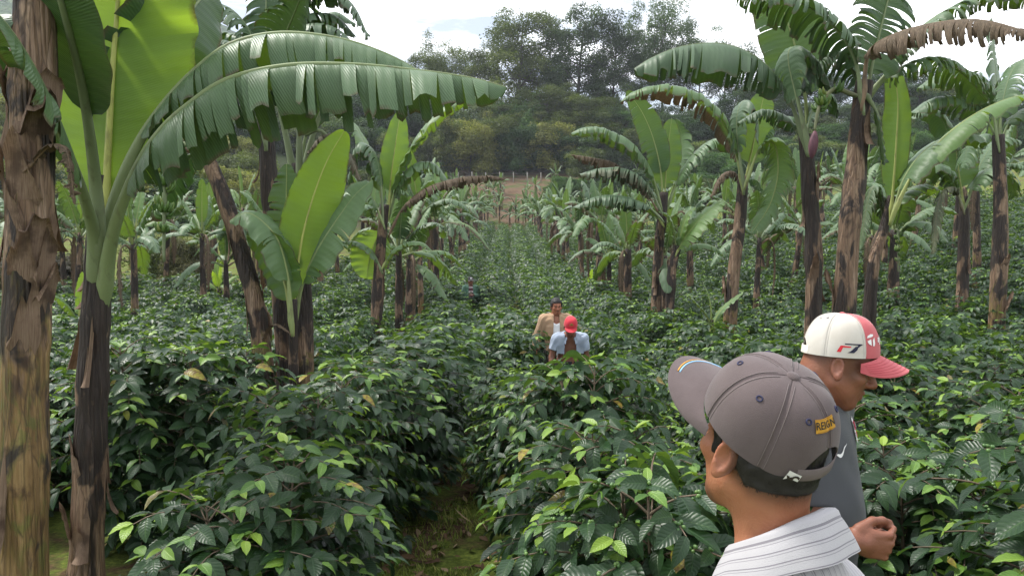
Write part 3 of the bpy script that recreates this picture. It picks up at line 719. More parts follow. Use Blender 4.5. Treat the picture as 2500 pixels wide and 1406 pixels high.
    # H: mid-left plant with the dry brown arching leaf
    H = banana(None, 15.0, [(914, 820), (922, 700), (932, 580), (940, 500)], .12, .09, 'leafy banana plant with a dry brown leaf arching towards the bare slope', .25, 8, 6)
    L(H, 15, [(938, 540), (925, 450), (895, 360), (860, 300), (832, 285)], W=1.0, pet=.3, tear=.5, hang=40, tint=.5, seed=61)
    L(H, 14.7, [(936, 530), (930, 440), (912, 370), (880, 350), (860, 390), (850, 450)], W=1.0, pet=.3, tear=.95, hang=80, tint=.15, seed=62)
    L(H, 15, [(946, 530), (955, 430), (966, 350), (978, 270)], W=.55, pet=.3, tear=.05, hang=10, fold=20, tint=.75, seed=63, up=(0, 1, .2))
    L(H, 15.2, [(948, 530), (975, 450), (1010, 405), (1060, 400), (1100, 450)], W=1.0, pet=.25, tear=.85, hang=80, tint=.35, seed=64)
    L(H, 14.8, [(955, 560), (985, 505), (1040, 460), (1120, 435), (1190, 430), (1235, 436)], W=.75, pet=.2, tear=.98, hang=86, dry=1.0, seed=65, label='dry brown arching leaf')
    L(H, 14.5, [(934, 540), (905, 480), (865, 465), (825, 500), (785, 560), (750, 620)], W=1.2, pet=.15, tear=.5, hang=60, tint=.4, seed=66)
    L(H, 14.6, [(940, 640), (962, 610), (995, 592), (1030, 592), (1055, 612)], W=.55, pet=.15, tear=.4, hang=60, tint=.55, seed=67)
    L(H, 14.8, [(928, 650), (905, 610), (870, 590), (830, 590)], W=.55, pet=.2, tear=.5, hang=60, tint=.3, seed=68)
    L(H, 15.3, [(950, 520), (985, 400), (1030, 320), (1090, 262), (1155, 238), (1195, 250)], W=.9, pet=.3, tear=.7, hang=65, tint=.55, seed=69)
    L(H, 15.0, [(930, 560), (912, 600), (900, 640), (895, 680)], W=.8, pet=.1, tear=.1, hang=20, tint=.8, seed=70, up=(.3, -1, .2))
    L(H, 15.2, [(945, 520), (965, 440), (1000, 370), (1040, 330)], W=.9, pet=.3, tear=.2, hang=30, tint=.6, seed=71)
    # right-hand row, nearest group
    R1 = banana(None, 8.4, [(1990, 830), (1986, 640), (1976, 470), (1966, 330)], .098, .072, 'slim dark banana trunk below a long dark arching leaf, left of the purple bud', .28, 9, 9)
    L(R1, 8.3, [(1964, 345), (1935, 255), (1895, 185), (1830, 130), (1750, 106), (1660, 115), (1590, 142), (1548, 168)], W=.95, pet=.30, tear=.8, hang=86, fold=6, tint=.12, seed=81, wn=10, n=56, sway=.1, droopp=.4, label='long dark green leaf arching to the left')
    L(R1, 8.0, [(1968, 345), (1945, 240), (1925, 150), (1935, 115), (1985, 140), (2030, 215)], W=.8, pet=.35, tear=.8, hang=84, tint=.15, seed=82)
    L(R1, 8.6, [(1972, 340), (1965, 230), (1940, 110), (1900, -10), (1870, -120)], W=.72, pet=.28, tear=.12, hang=20, fold=5, tint=.45, seed=83, up=(.3, 1, .2))
    L(R1, 8.5, [(1966, 340), (1985, 270), (2020, 230), (2050, 280)], W=.5, pet=.3, tear=.9, hang=80, tint=.1, seed=84)
    L(R1, 8.6, [(1964, 345), (1920, 290), (1860, 270), (1800, 300)], W=.5, pet=.3, tear=.9, hang=80, tint=.1, seed=85)
    R2 = banana(None, 7.7, [(2046, 800), (2068, 620), (2088, 430), (2104, 250), (2112, 200)], .122, .085, 'tall stout banana plant with purple flower bud and brown torn leaf', .34, 10, 12)
    k = dict(pet=.25, wn=8, n=50)
    L(R2, 7.5, [(2106, 240), (2090, 150), (2050, 80), (1980, 20), (1890, -10), (1800, -5)], W=1.0, tear=.95, hang=82, tint=.15, seed=91, sway=.35, **k)
    L(R2, 7.7, [(2112, 240), (2135, 130), (2165, 10), (2195, -110)], W=.9, tear=.85, hang=55, tint=.2, seed=92, up=(-.3, 1, .2), sway=.4, **k)
    L(R2, 7.5, [(2106, 230), (2120, 130), (2180, 85, 7.2), (2290, 55, 6.9), (2400, 50, 6.6), (2530, 85, 6.3)], W=.68, tear=.97, hang=86, fold=0, dry=.95, seed=93, sway=.25, **k, label='dead brown leaf hanging in long strips')
    L(R2, 7.9, [(2116, 235), (2180, 160), (2240, 80), (2320, 20), (2430, -15), (2540, 10)], W=.75, tear=.97, hang=80, tint=.25, dedge=.4, seed=94, sway=.3, **k)
    L(R2, 8.1, [(2116, 240), (2180, 175), (2270, 145), (2350, 180), (2410, 250)], W=.8, tear=.95, hang=75, tint=.3, seed=95, **k)
    L(R2, 8.0, [(2108, 235), (2075, 160), (2030, 130), (1990, 160), (1960, 220)], W=.8, tear=.95, hang=80, tint=.1, seed=96, **k)
    L(R2, 7.6, [(2116, 240), (2140, 280), (2150, 330), (2160, 400)], W=.5, tear=.5, hang=60, tint=.15, seed=97, **k)
    bunch(R2, P(2090, 235, 7.6), unit([-1, -.25, 0]) * 1.15, 1.0, 4, 98, bud=True, fruit=(9, 12), spent=True)
    R3 = banana(None, 8.8, [(2112, 780), (2128, 690), (2155, 570), (2178, 480)], .085, .05, 'young banana plant leaning right with one tall pale rolled leaf', .05, 12, 6)
    L(R3, 8.7, [(2176, 510), (2182, 440), (2188, 350), (2192, 250), (2182, 180), (2170, 130)], W=.33, pet=.16, tear=.02, hang=4, fold=35, tint=.72, seed=101, up=(.35, 1, .1), label='tall pale half-rolled leaf')
    L(R3, 8.6, [(2180, 520), (2205, 440), (2250, 375), (2310, 335), (2370, 330), (2408, 355)], W=.75, pet=.25, tear=.5, hang=75, tint=.4, seed=102)
    L(R3, 8.5, [(2182, 515), (2225, 430), (2290, 350), (2370, 285), (2450, 245), (2530, 225)], W=.62, pet=.25, tear=.5, hang=65, fold=0, tint=.62, seed=103)
    L(R3, 8.9, [(2178, 500), (2210, 470), (2240, 455), (2290, 470)], W=.7, pet=.2, tear=.1, hang=40, tint=.5, seed=104)
    L(R3, 9.0, [(2160, 540), (2140, 460), (2125, 470), (2110, 540), (2098, 610)], W=.5, pet=.15, tear=1.0, hang=84, tint=.2, dry=.25, seed=105)
    Q1 = banana(None, 15.6, [(2352, 700), (2352, 600), (2354, 480)], .13, .09, 'banana plant in front of the forked trunk with one broad pale upright leaf', .1, 22, 6)
    L(Q1, 15.5, [(2352, 500), (2342, 430), (2335, 370), (2340, 310)], W=.9, pet=.3, tear=.1, hang=15, fold=8, tint=.6, seed=151, up=(0, 1, .2))
    L(Q1, 15.3, [(2350, 500), (2320, 430), (2280, 400), (2230, 410), (2190, 450)], W=1.1, pet=.25, tear=.6, hang=75, tint=.3, seed=152)
    L(Q1, 15.4, [(2358, 500), (2385, 440), (2420, 410), (2460, 430), (2480, 480)], W=1.1, pet=.25, tear=.7, hang=75, tint=.35, seed=153)
    L(Q1, 15.0, [(2350, 505), (2330, 460), (2300, 470), (2285, 540), (2278, 620)], W=.6, pet=.2, tear=1, hang=84, dry=.5, tint=.1, seed=154)
    L(Q1, 15.8, [(2352, 495), (2330, 380), (2300, 290), (2262, 262), (2225, 290)], W=1.1, pet=.3, tear=.9, hang=82, tint=.2, seed=155)
    L(Q1, 15.9, [(2358, 495), (2400, 390), (2440, 340), (2490, 345)], W=1.1, pet=.3, tear=.9, hang=82, tint=.25, seed=156)
    Q2 = banana(None, 13.6, [(2436, 720), (2440, 600), (2442, 480), (2438, 330)], .14, .10, 'tall brown banana trunk with mossy yellow foot, second from the right edge', .3, 23, 8)
    for i, a in enumerate(([(2438, 350), (2420, 260), (2380, 190), (2310, 175), (2240, 215)], [(2438, 350), (2450, 240), (2480, 160), (2540, 130)], [(2438, 345), (2400, 280), (2340, 245), (2280, 240), (2225, 275)], [(2442, 350), (2470, 290), (2530, 260), (2600, 300)], [(2438, 350), (2435, 230), (2425, 120), (2420, 40)], [(2436, 355), (2410, 330), (2370, 345), (2350, 410)])):
        L(Q2, 13.5 + .2 * i, a, W=1.05, pet=.3, tear=.9, hang=80, tint=.22, seed=160 + i)
    # R4: ochre trunk, half dead leaf
    R4 = banana(None, 12.2, [(1772, 800), (1790, 690), (1804, 560), (1814, 430)], .115, .08, 'banana plant with ochre trunk, a half-dead leaf and a yellow-edged hanging leaf', .42, 13, 7)
    L(R4, 12.1, [(1812, 450), (1796, 370), (1755, 285), (1690, 232), (1610, 214), (1545, 228), (1515, 250)], W=1.05, pet=.18, tear=.9, hang=82, fold=20, tint=.5, dedge=2.0, seed=111, wn=9, n=50, label='long arching leaf, dead and brown along its lower half')
    L(R4, 11.9, [(1814, 450), (1802, 360), (1800, 280), (1822, 245), (1848, 285), (1850, 350)], W=.85, pet=.3, tear=.85, hang=80, tint=.12, seed=112)
    L(R4, 12.3, [(1818, 450), (1835, 370), (1850, 300), (1868, 220)], W=.62, pet=.3, tear=.1, hang=20, fold=5, tint=.65, seed=113, up=(0, 1, .2))
    L(R4, 11.8, [(1822, 440), (1855, 360), (1890, 350), (1900, 420), (1880, 500), (1835, 570)], W=.75, pet=.25, tear=.85, hang=50, tint=.5, dedge=.35, seed=114, label='hanging leaf with yellowing edge')
    L(R4, 12.5, [(1818, 440), (1850, 350), (1900, 290), (1950, 290)], W=.8, pet=.3, tear=.8, hang=75, tint=.3, seed=115)
    L(R4, 12.4, [(1810, 450), (1790, 420), (1760, 430), (1735, 480)], W=.5, pet=.2, tear=1.0, hang=86, dry=1.0, seed=116)
    R5 = banana(None, 11.6, [(1738, 815), (1738, 780)], .03, .025, 'small banana sucker sprouting among the coffee left of the ochre trunk', .1, 14, 0)
    k = dict(pet=.2, tear=.15, hang=30, tint=.55)
    L(R5, 11.6, [(1738, 795), (1722, 765), (1700, 740), (1676, 715)], W=.32, seed=121, **k)
    L(R5, 11.6, [(1738, 795), (1736, 750), (1728, 715), (1716, 690)], W=.2, seed=122, **k)
    L(R5, 11.7, [(1740, 795), (1758, 760), (1785, 735), (1815, 712)], W=.3, seed=123, **k)
    L(R5, 11.5, [(1738, 795), (1720, 785), (1700, 790)], W=.2, seed=124, **k)
    # R6: the clump in the middle right
    R6 = banana(None, 17.8, [(1600, 740), (1606, 640), (1615, 540), (1622, 470)], .13, .095, 'large green banana clump plant spreading left over the red-capped man', .1, 15, 6)
    L(R6, 17.8, [(1620, 500), (1612, 410), (1592, 330), (1565, 270), (1530, 222)], W=.70, pet=.3, tear=.5, hang=35, fold=5, tint=.5, seed=131, up=(.5, 1, .3))
    L(R6, 17.5, [(1614, 500), (1590, 420), (1545, 355), (1480, 318), (1430, 312), (1394, 325)], W=1.2, pet=.25, tear=.8, hang=80, tint=.35, seed=132)
    L(R6, 17.8, [(1632, 500), (1665, 420), (1705, 365), (1750, 340), (1790, 370)], W=1.2, pet=.25, tear=.85, hang=75, tint=.3, seed=133)
    L(R6, 17.2, [(1612, 510), (1580, 450), (1530, 415), (1470, 412), (1415, 425)], W=1.2, pet=.2, tear=.95, hang=84, tint=.1, dedge=.6, seed=134)
    L(R6, 17.9, [(1622, 500), (1626, 420), (1632, 350), (1640, 290)], W=.7, pet=.25, tear=.2, hang=15, fold=8, tint=.6, seed=135, up=(0, 1, .2))
    L(R6, 18.2, [(1628, 500), (1655, 420), (1665, 340), (1650, 290)], W=1.0, pet=.3, tear=.8, hang=60, tint=.35, seed=136)
    L(R6, 17.0, [(1612, 530), (1575, 500), (1520, 480), (1460, 480), (1400, 505)], W=1.1, pet=.2, tear=.9, hang=84, tint=.15, seed=137)
    L(R6, 17.3, [(1614, 540), (1590, 515), (1560, 500), (1530, 520)], W=.7, pet=.2, tear=.1, hang=30, tint=.6, seed=138)
    L(R6, 17.8, [(1610, 520), (1560, 445), (1500, 400), (1440, 385), (1395, 378)], W=.9, pet=.2, tear=1.0, hang=86, dry=1.0, seed=139)
    R7 = banana(None, 17.4, [(1628, 740), (1640, 670), (1655, 600)], .12, .09, 'tilted pale banana stump with bright green leaves right of the big clump', .1, 16, 6)
    L(R7, 17.3, [(1655, 610), (1680, 570), (1715, 530), (1768, 488)], W=.9, pet=.1, tear=.3, hang=30, fold=8, tint=.62, seed=141, up=(-.3, -.2, 1))
    L(R7, 17.4, [(1652, 610), (1645, 560), (1630, 525), (1605, 515)], W=.7, pet=.15, tear=.3, hang=40, tint=.5, seed=142)
    L(R7, 17.5, [(1655, 605), (1668, 550), (1680, 520), (1700, 505)], W=.6, pet=.15, tear=.2, hang=30, tint=.7, seed=143)

def wild_plants():
    R = random.Random(5)
    rowL, rowR = -2.4, 3.7
    # clumps by hand: x, y, height, label, extras
    one = [
        (rowL + .25, 16.4, 2.7, 'banana trunk pair member standing just behind the plant with the dry arching leaf', 301, {}),
        (rowL + .1, 19.8, 2.5, 'banana plant with broad brown trunk left of the man in the green jacket', 302, dict(r=.15)),
        (rowL - .3, 20.6, 2.3, 'darker banana plant hidden behind the broad brown trunk', 303, {}),
        (rowR + .3, 18.6, 2.5, 'banana plant with mossy dark trunk in the middle of the big clump', 306, {}),
        (rowR - .1, 21.5, 2.6, 'banana plant with straight brown trunk left of the big clump', 307, dict(r=.14)),
        (rowR + .2, 24.0, 2.3, 'banana plant carrying a bunch, second trunk left of the big clump', 308, dict(fruiting=True)),
        (rowR - .1, 25.2, 2.2, 'banana plant with bright leaf low on its brown trunk', 309, {}),
        (9.0, 17.4, 2.8, 'banana plant with fraying pale sheaths on a forked trunk near the right edge', 310, dict(r=.15, nl=8, tear=.6, Ls=2.4, fruiting=True)),
        (9.7, 19.8, 2.5, 'brown banana trunk between the forked trunk and the tall trunk at right', 312, {}),
        (-8.6, 18.2, 2.8, 'banana plant with yellowish trunk foot between the two slim left trunks', 313, dict(ochre=.45, tear=.5)),
        (-8.4, 15.4, 1.3, 'low broad-leaved banana plant just right of the thick ochre trunk', 314, dict(tear=.25, Ls=1.3, nl=6, dead=0, tint=.5)),
        (-8.3, 21.6, 3.0, 'banana plant left of the leaning trunk with a small bright sucker at its foot', 315, {}),
        (-7.9, 22.3, 2.2, 'thin banana plant right beside the leaning trunk', 316, {}),
        (-8.0, 20.9, .5, 'tiny banana sucker with bright leaves at the foot of a mid-left plant', 317, dict(Ls=.9, nl=4, dead=0, r=.05, tint=.7, tear=.1)),
        (-8.9, 24.5, 1.2, 'short banana plant with yellow-green leaves by the pale shrub', 318, dict(Ls=1.3, tint=.75, dead=0, tear=.3)),
        (rowL + .1, 29.0, .9, 'bright low banana plant left of the aisle behind the man in the green jacket', 319, dict(Ls=1.6, tint=.75, dead=0, tear=.35, nl=6)),
        (rowR - .3, 29.5, .6, 'bright low banana sucker at the foot of the right-hand row', 320, dict(Ls=1.3, tint=.7, dead=0, tear=.2, nl=5, r=.06)),
    ]
    for x, y, H, lab, sd, kw in one: wild_banana(x, y, H, lab, sd, **kw)
    s = 400
    def run(X, ys, lab, **kw):
        nonlocal s
        for y in ys:
            s += 1; r_ = random.Random(s)
            wild_banana(X + r_.uniform(-.5, .5), y + r_.uniform(-.8, .8), r_.uniform(2.7, 3.9), lab, s, nl=r_.randint(7, 9), Ls=r_.uniform(2.0, 2.6), lean=(r_.uniform(-.3, .3), r_.uniform(-.3, .3)),
                        r=r_.uniform(.09, .14), tear=r_.uniform(.6, .95), tint=r_.uniform(.15, .42), **kw)
    k1 = dict(n=20, wn=4, flakes=2); k2 = dict(n=14, wn=3, flakes=0, dead=1)
    run(rowL, [23.5, 26, 30, 33.5, 37, 41], 'banana plant in the row left of the middle aisle, before the bare slope', **k1)
    run(rowL, [44, 47, 51, 55, 59, 63, 68, 74, 80], 'small distant banana plant at the far end of the row left of the middle aisle', **k2)
    run(rowR, [27.5, 31, 33, 36, 39, 43, 47], 'banana plant in the dense row right of the middle aisle', **k1)
    run(rowR, [50, 53, 56, 60, 64, 68, 73, 78], 'small distant banana plant at the far end of the row right of the middle aisle', **k2)
    run(9.8, [22.5, 25.5, 27.5, 31, 34.5, 38, 42], 'banana plant in the second row right of the aisle, behind the ochre trunk', **k1)
    run(9.8, [45, 48, 51, 55, 59, 63, 68, 74], 'small distant banana plant at the far end of the second row right of the aisle', **k2)
    run(16, [21.5, 24, 27, 29.5, 31.5, 34, 37, 41, 47], 'banana plant on the rising slope at the right', **k1)
    run(22.5, [28, 31, 34, 38, 42, 46, 52], 'distant banana plant on the rising slope near the right edge', **k2)
    run(-6.4, [28, 32, 37, 43, 50, 58], 'distant banana plant between the left plot and the left row', **k2)
    run(-8.6, [26.5, 28, 29.5, 31, 33.5, 36, 39], 'banana plant in the plot left of the leaning trunk', **k1)
    run(-14.8, [19, 21, 23, 25, 27.5, 31, 35, 40], 'banana plant behind the two big trunks at the left edge', **k1)
    run(-14, [44, 48, 52, 56, 62], 'distant banana plant on the left hillside', **k2)
    run(-21, [30, 33, 36, 39, 43, 48, 54, 60], 'distant banana plant on the left hillside', **k2)
    run(6.8, [21, 25.5, 30, 34.5, 39, 44, 50, 57], 'banana plant between the two rows right of the aisle', **k1)
    run(13, [20.5, 24.5, 28.5, 33, 38, 44, 51], 'banana plant on the rising slope behind the stout banana plant', **k1)
    run(-11.6, [22.5, 25.5, 28.5, 32, 36, 41, 47], 'banana plant in the far plot behind the leaning trunk', **k1)
    run(-4.6, [25, 30, 35, 41, 48], 'banana plant just left of the row left of the middle aisle', **k1)
    run(16, [53, 58, 64, 70, 76], 'distant banana plant high on the right of the far slope', **k2)
    run(-6, [66, 73, 80], 'distant banana plant at the left of the far slope', **k2)
    R.seed(9)
    for i in range(70):     # scattered plants on the bare terrace
        x = R.uniform(-30, 34); y = R.uniform(84, 107)
        if i < 36: x = R.uniform(-7, 7.5)
        wild_banana(x, y, R.uniform(1.2, 2.2), 'tiny far banana plant on the bare brown terrace below the woods', 600 + i, nl=6, Ls=R.uniform(1.7, 2.5), **k2)
# ------------------------------------------------------------------ woods on the slope
def m_tree_leaf():
    n = N('tree_foliage'); t = n.attr('tint'); oc = n.new('ObjectInfo').outputs['Color']
    c = n.ramp(t, [(0, (0.45, 0.5, 0.5)), (.5, (0.95, 1, .95)), (1, (1.75, 1.7, 1.25))])
    c = n.mix(1.0, oc, c, 'MULTIPLY')
    n.surf(c, .6, .15); n.translucent(n.mix(1.0, c, (1.5, 1.8, .6), 'MULTIPLY'), .28)
    return n.m
def clump(g, c, r, rng, leaf=.3, n=160, flat=.6, tint=.5):
    d = unit(rng.normal(size=(n, 3))); d[:, 2] = np.where(d[:, 2] < -.35, -d[:, 2], d[:, 2])
    rr = r * rng.uniform(.35, 1.08, n) ** .6 * (1 + .25 * np.sin(d[:, 0] * 5 + c[0]) * np.cos(d[:, 1] * 4 + c[1]))
    pos = c + d * rr[:, None] * [1, 1, flat]
    nr = unit(d * [.8, .8, 1] + [0, 0, .35] + rng.normal(0, .5, (n, 3)))
    ax = unit(np.cross(nr, rng.normal(size=(n, 3)))); sd = np.cross(nr, ax)
    L = leaf * rng.uniform(.6, 1.25, n)[:, None]
    V = np.stack([pos - ax * L * .55, pos - sd * L * .26 + nr * L * .05, pos + ax * L * .55, pos + sd * L * .26 + nr * L * .05], 1)
    F = np.arange(n * 4).reshape(n, 4)
    g.add(V, F, None, np.repeat(np.clip(tint + rng.normal(0, .16, n), 0, 1), 4))
def tree_mesh(seed, kind='tall', H=20.0, W=9.0):
    """Tapered trunk, forking limbs and leaf clumps at the limb ends; unit tree of height H, crown width W."""
    rng = np.random.default_rng(seed); gt, gc = G(), G()
    lean = rng.uniform(-.05, .05, 2) * H
    top = np.array([lean[0], lean[1], H * (.93 if kind != 'dome' else .7)])
    tr = spline([[0, 0, -.4], [lean[0] * .2 + rng.uniform(-.2, .2), lean[1] * .2, H * .35], [lean[0] * .6 + rng.uniform(-.4, .4), lean[1] * .6, H * .68], top], 14)
    r0 = H * .019
    gt.tube(tr, np.linspace(r0, r0 * .18, 14), 7)
    nb = {'tall': 22, 'dome': 26, 'umbrella': 16, 'snag': 13}[kind]
    for b in range(nb):
        lo = {'tall': .30, 'dome': .08, 'umbrella': .52, 'snag': .35}[kind]
        hz = lo + (1 - lo) * (b + rng.random()) / nb
        c = tr[min(13, int(hz * 13))]
        a = b * 2.4 + rng.uniform(-.6, .6); o = np.array([math.cos(a), math.sin(a), 0])
        if kind == 'tall': ln = W / 2 * (1.05 - .55 * max(0, hz - .45)) * rng.uniform(.45, 1.12)
        elif kind == 'dome': ln = W / 2 * math.sqrt(max(.1, 1 - (max(0, hz - .25) / .8) ** 2)) * rng.uniform(.7, 1.05)
        elif kind == 'umbrella': ln = W / 2 * rng.uniform(.55, 1.05)
        else: ln = W / 2 * rng.uniform(.4, 1.0)
        rise = {'tall': rng.uniform(.15, .6), 'dome': rng.uniform(.0, .5), 'umbrella': rng.uniform(.5, .9), 'snag': rng.uniform(.7, 1.3)}[kind]
        kink = rng.normal(0, .12, 3) * ln
        br = spline([c, c + o * ln * .5 + [0, 0, ln * rise * .35] + kink, c + o * ln + [0, 0, ln * rise]], 7)
        gt.tube(br, np.linspace(r0 * .34, r0 * .05, 7), 5, cap=False)
        tint = float(np.clip(rng.normal(.45, .16), .1, .9))
        for e in range(3 if kind != 'snag' else 2):
            q = br[int(rng.integers(3, 7))]; e2 = q + rng.normal(0, 1, 3) * ln * .26 + [0, 0, ln * .10]
            gt.tube(np.array([q, (q + e2) / 2 + [0, 0, .1], e2]), [r0 * .10, r0 * .07, r0 * .03], 4, cap=False)
            if kind != 'snag':
                R = W * rng.uniform(.10, .18)
                clump(gc, e2, R, rng, .30, int(150 * R ** 1.5) + 40, rng.uniform(.75, 1.1), tint + rng.normal(0, .10))
        if kind != 'snag':
            R = W * rng.uniform(.12, .20); clump(gc, br[-1], R, rng, .34, int(150 * R ** 1.5) + 40, .9, tint)
    if kind in ('tall', 'umbrella'):
        for e in range(5): clump(gc, top + rng.normal(0, 1, 3) * [W * .12, W * .12, H * .02], W * .12, rng, .3, 120, .6, .55)
    return gt, gc
def woods():
    MAT['tleaf'] = m_tree_leaf(); MAT['tbark'] = m_bark('tree_bark', (0.035, 0.03, 0.026), (0.13, 0.12, 0.105), 5)
    protos = {}
    for kind, H, W, ks in (('tall', 22, 11, (1, 2, 3, 4)), ('umbrella', 18, 13, (5, 6)), ('dome', 10, 9, (7, 8, 9, 10)), ('snag', 14, 6, (11,))):
        protos[kind] = []
        for s in ks:
            gt, gc = tree_mesh(s * 17, kind, H, W)
            protos[kind].append((H, W, gt.mesh('trunk', MAT['tbark']), gc.mesh('crown', MAT['tleaf']) if gc.n else None))
    R = random.Random(3)
    GREY, OLIVE, YEL, DARK, MID = (.055, .085, .038), (.088, .108, .036), (.16, .16, .048), (.030, .056, .025), (.054, .102, .034)
    def tree(px, d, top, wpx, kind, col, label, k=None, group='trees on the wooded slope', name=None):
        b = P(px, 600, d); z = T1(b[0], b[1]) - .2
        zt = P(px, top, d)[2]; h = max(3.0, zt - z); w = wpx * d / FPX
        H, W, mt, mc = protos[kind][(k if k is not None else R.randrange(99)) % len(protos[kind])]
        o = empty(name or {'snag': 'dead_tree', 'dome': 'leafy_tree'}.get(kind, 'tall_tree'), (b[0], b[1], z), label, 'tree', group)
        o.rotation_euler = (0, 0, R.uniform(0, 6.28)); o.scale = (w / W, w / W, h / H)
        for nm, m_ in (('trunk', mt), ('crown', mc)):
            if m_ is None: continue
            c = bpy.data.objects.new(nm, m_); COL.objects.link(c); c.parent = o
            v = R.uniform(.85, 1.15); c.color = (col[0] * v, col[1] * v, col[2] * v, 1)
    # the skyline, tree by tree
    tree(1262, 138, 42, 205, 'tall', OLIVE, 'tallest bushy tree on the skyline, just left of the middle, with a bare crooked limb', 0)
    tree(1402, 141, 40, 190, 'tall', GREY, 'tall thin-crowned tree with flat top in the middle of the skyline', 1)
    tree(1492, 143, 82, 130, 'tall', GREY, 'ragged tall tree to the right of the flat-topped skyline tree', 2)
    tree(1345, 146, 150, 120, 'tall', DARK, 'dark tree filling the gap between the two tallest skyline trees', 3)
    tree(1615, 139, 88, 160, 'umbrella', GREY, 'umbrella-shaped tree above the left tip of the long right banana leaf', 0)
    tree(1565, 143, 150, 120, 'umbrella', GREY, 'lower tree left of the umbrella-shaped tree', 1)
    tree(1762, 143, 78, 90, 'snag', GREY, 'leafless dead tree with bare branches against the sky', 0)
    tree(1700, 141, 150, 150, 'umbrella', GREY, 'tree standing left of the leafless dead tree', 1)
    tree(1850, 140, 165, 170, 'umbrella', DARK, 'tree right of the leafless dead tree, behind the long banana leaf', 0)
    for px, top, w, kd, col, lab in ((1130, 168, 150, 'umbrella', OLIVE, 'low skyline tree left of the tallest bushy tree'), (1060, 176, 130, 'umbrella', OLIVE, 'skyline tree above the tip of the long left banana leaf'),
            (1000, 190, 130, 'dome', OLIVE, 'round skyline tree behind the long left banana leaf'), (930, 200, 140, 'dome', GREY, 'grey-green skyline tree behind the middle of the long left banana leaf'),
            (850, 205, 150, 'umbrella', DARK, 'dark skyline tree behind the root of the long left banana leaf'), (760, 210, 150, 'tall', DARK, 'dark skyline tree behind the pale-stalked banana plant'),
            (650, 220, 150, 'umbrella', DARK, 'dark skyline tree behind the near-black banana trunk'), (540, 225, 150, 'tall', DARK, 'skyline tree above the leaning banana trunk'),
            (2245, 175, 130, 'tall', DARK, 'dark tall tree right of the pale rolled banana leaf'), (2310, 228, 150, 'umbrella', DARK, 'flat dark tree low on the skyline at right'),
            (2410, 240, 140, 'umbrella', DARK, 'dark tree on the skyline above the forked banana trunk'), (2480, 255, 120, 'dome', DARK, 'rightmost dark tree on the skyline'),
            (1960, 190, 160, 'tall', DARK, 'dark tree behind the slim trunk with the long dark leaf'), (2080, 200, 160, 'umbrella', DARK, 'dark tree behind the stout banana plant'), (2160, 205, 150, 'tall', DARK, 'dark tree left of the pale rolled banana leaf')):
        tree(px, 139 + R.uniform(-2, 3), top, w, kd, col, lab)
    # second tier and the leafy front of the wood
    i = 0
    for px in range(520, 2500, 74):
        i += 1
        t = 238 + 22 * math.sin(px * .013) + R.uniform(-22, 25)
        tree(px + R.uniform(-18, 18), 129 + R.uniform(-3, 3), t, R.uniform(115, 165), R.choice(['tall', 'dome', 'dome', 'tall', 'dome']), R.choice([GREY, MID, DARK, DARK, OLIVE]), 'tree in the middle tier of the wooded slope below the skyline trees')
    for px in range(500, 2500, 70):
        t = 300 + R.uniform(-34, 30) + (0 if px < 1750 else 10)
        tree(px + R.uniform(-20, 20), 120 + R.uniform(-2, 2), t, R.uniform(105, 160), 'dome', R.choice([MID, OLIVE, YEL if 1000 < px < 1400 else DARK, GREY, DARK]), 'leafy tree at the front edge of the wood above the bare terrace')
    for k_ in range(64):
        px = R.choice([R.uniform(560, 1060), R.uniform(1340, 2480), R.uniform(1340, 2480)]); d = R.uniform(88, 114); b = P(px, 600, d); g0 = 600 - (T1(b[0], b[1]) - CAM_Z) * FPX / d
        tree(px, d, g0 - R.uniform(2.5, 5.5) * FPX / d, R.uniform(4, 8) * FPX / d, 'dome', R.choice([MID, OLIVE, DARK]), 'low green bush on the terrace below the wood', group='bushes on the terrace', name='shrub')
    # the nearer hillside at left with yellowish bushes
    for k_ in range(34):
        px = R.uniform(-60, 620); d = R.uniform(70, 118)
        b = P(px, 600, d); g0 = 600 - (T1(b[0], b[1]) - CAM_Z) * FPX / d
        tree(px, d, g0 - R.uniform(4, 8.5) * FPX / d, R.uniform(4.5, 8) * FPX / d, 'dome', R.choice([YEL, YEL, OLIVE, OLIVE, MID, DARK]), 'bushy yellowish tree on the hillside behind the left banana plants', group='bushes on the left hillside')
    for px, d, h, col, lab in ((450, 33, 1.1, (.13, .12, .07), 'pale straw-coloured shrub left of the leaning banana trunk'), (70, 27, 2.2, (.07, .06, .045), 'dry brownish shrub beside the thick ochre trunk'), (395, 38, 1.6, OLIVE, 'olive shrub above the pale straw-coloured shrub')):
        b = P(px, 600, d); g0 = 600 - (T1(b[0], b[1]) - CAM_Z) * FPX / d
        tree(px, d, g0 - h * FPX / d * 1.0, h * 2.0 * FPX / d, 'dome', col, lab, group='bushes on the left hillside', name='shrub')

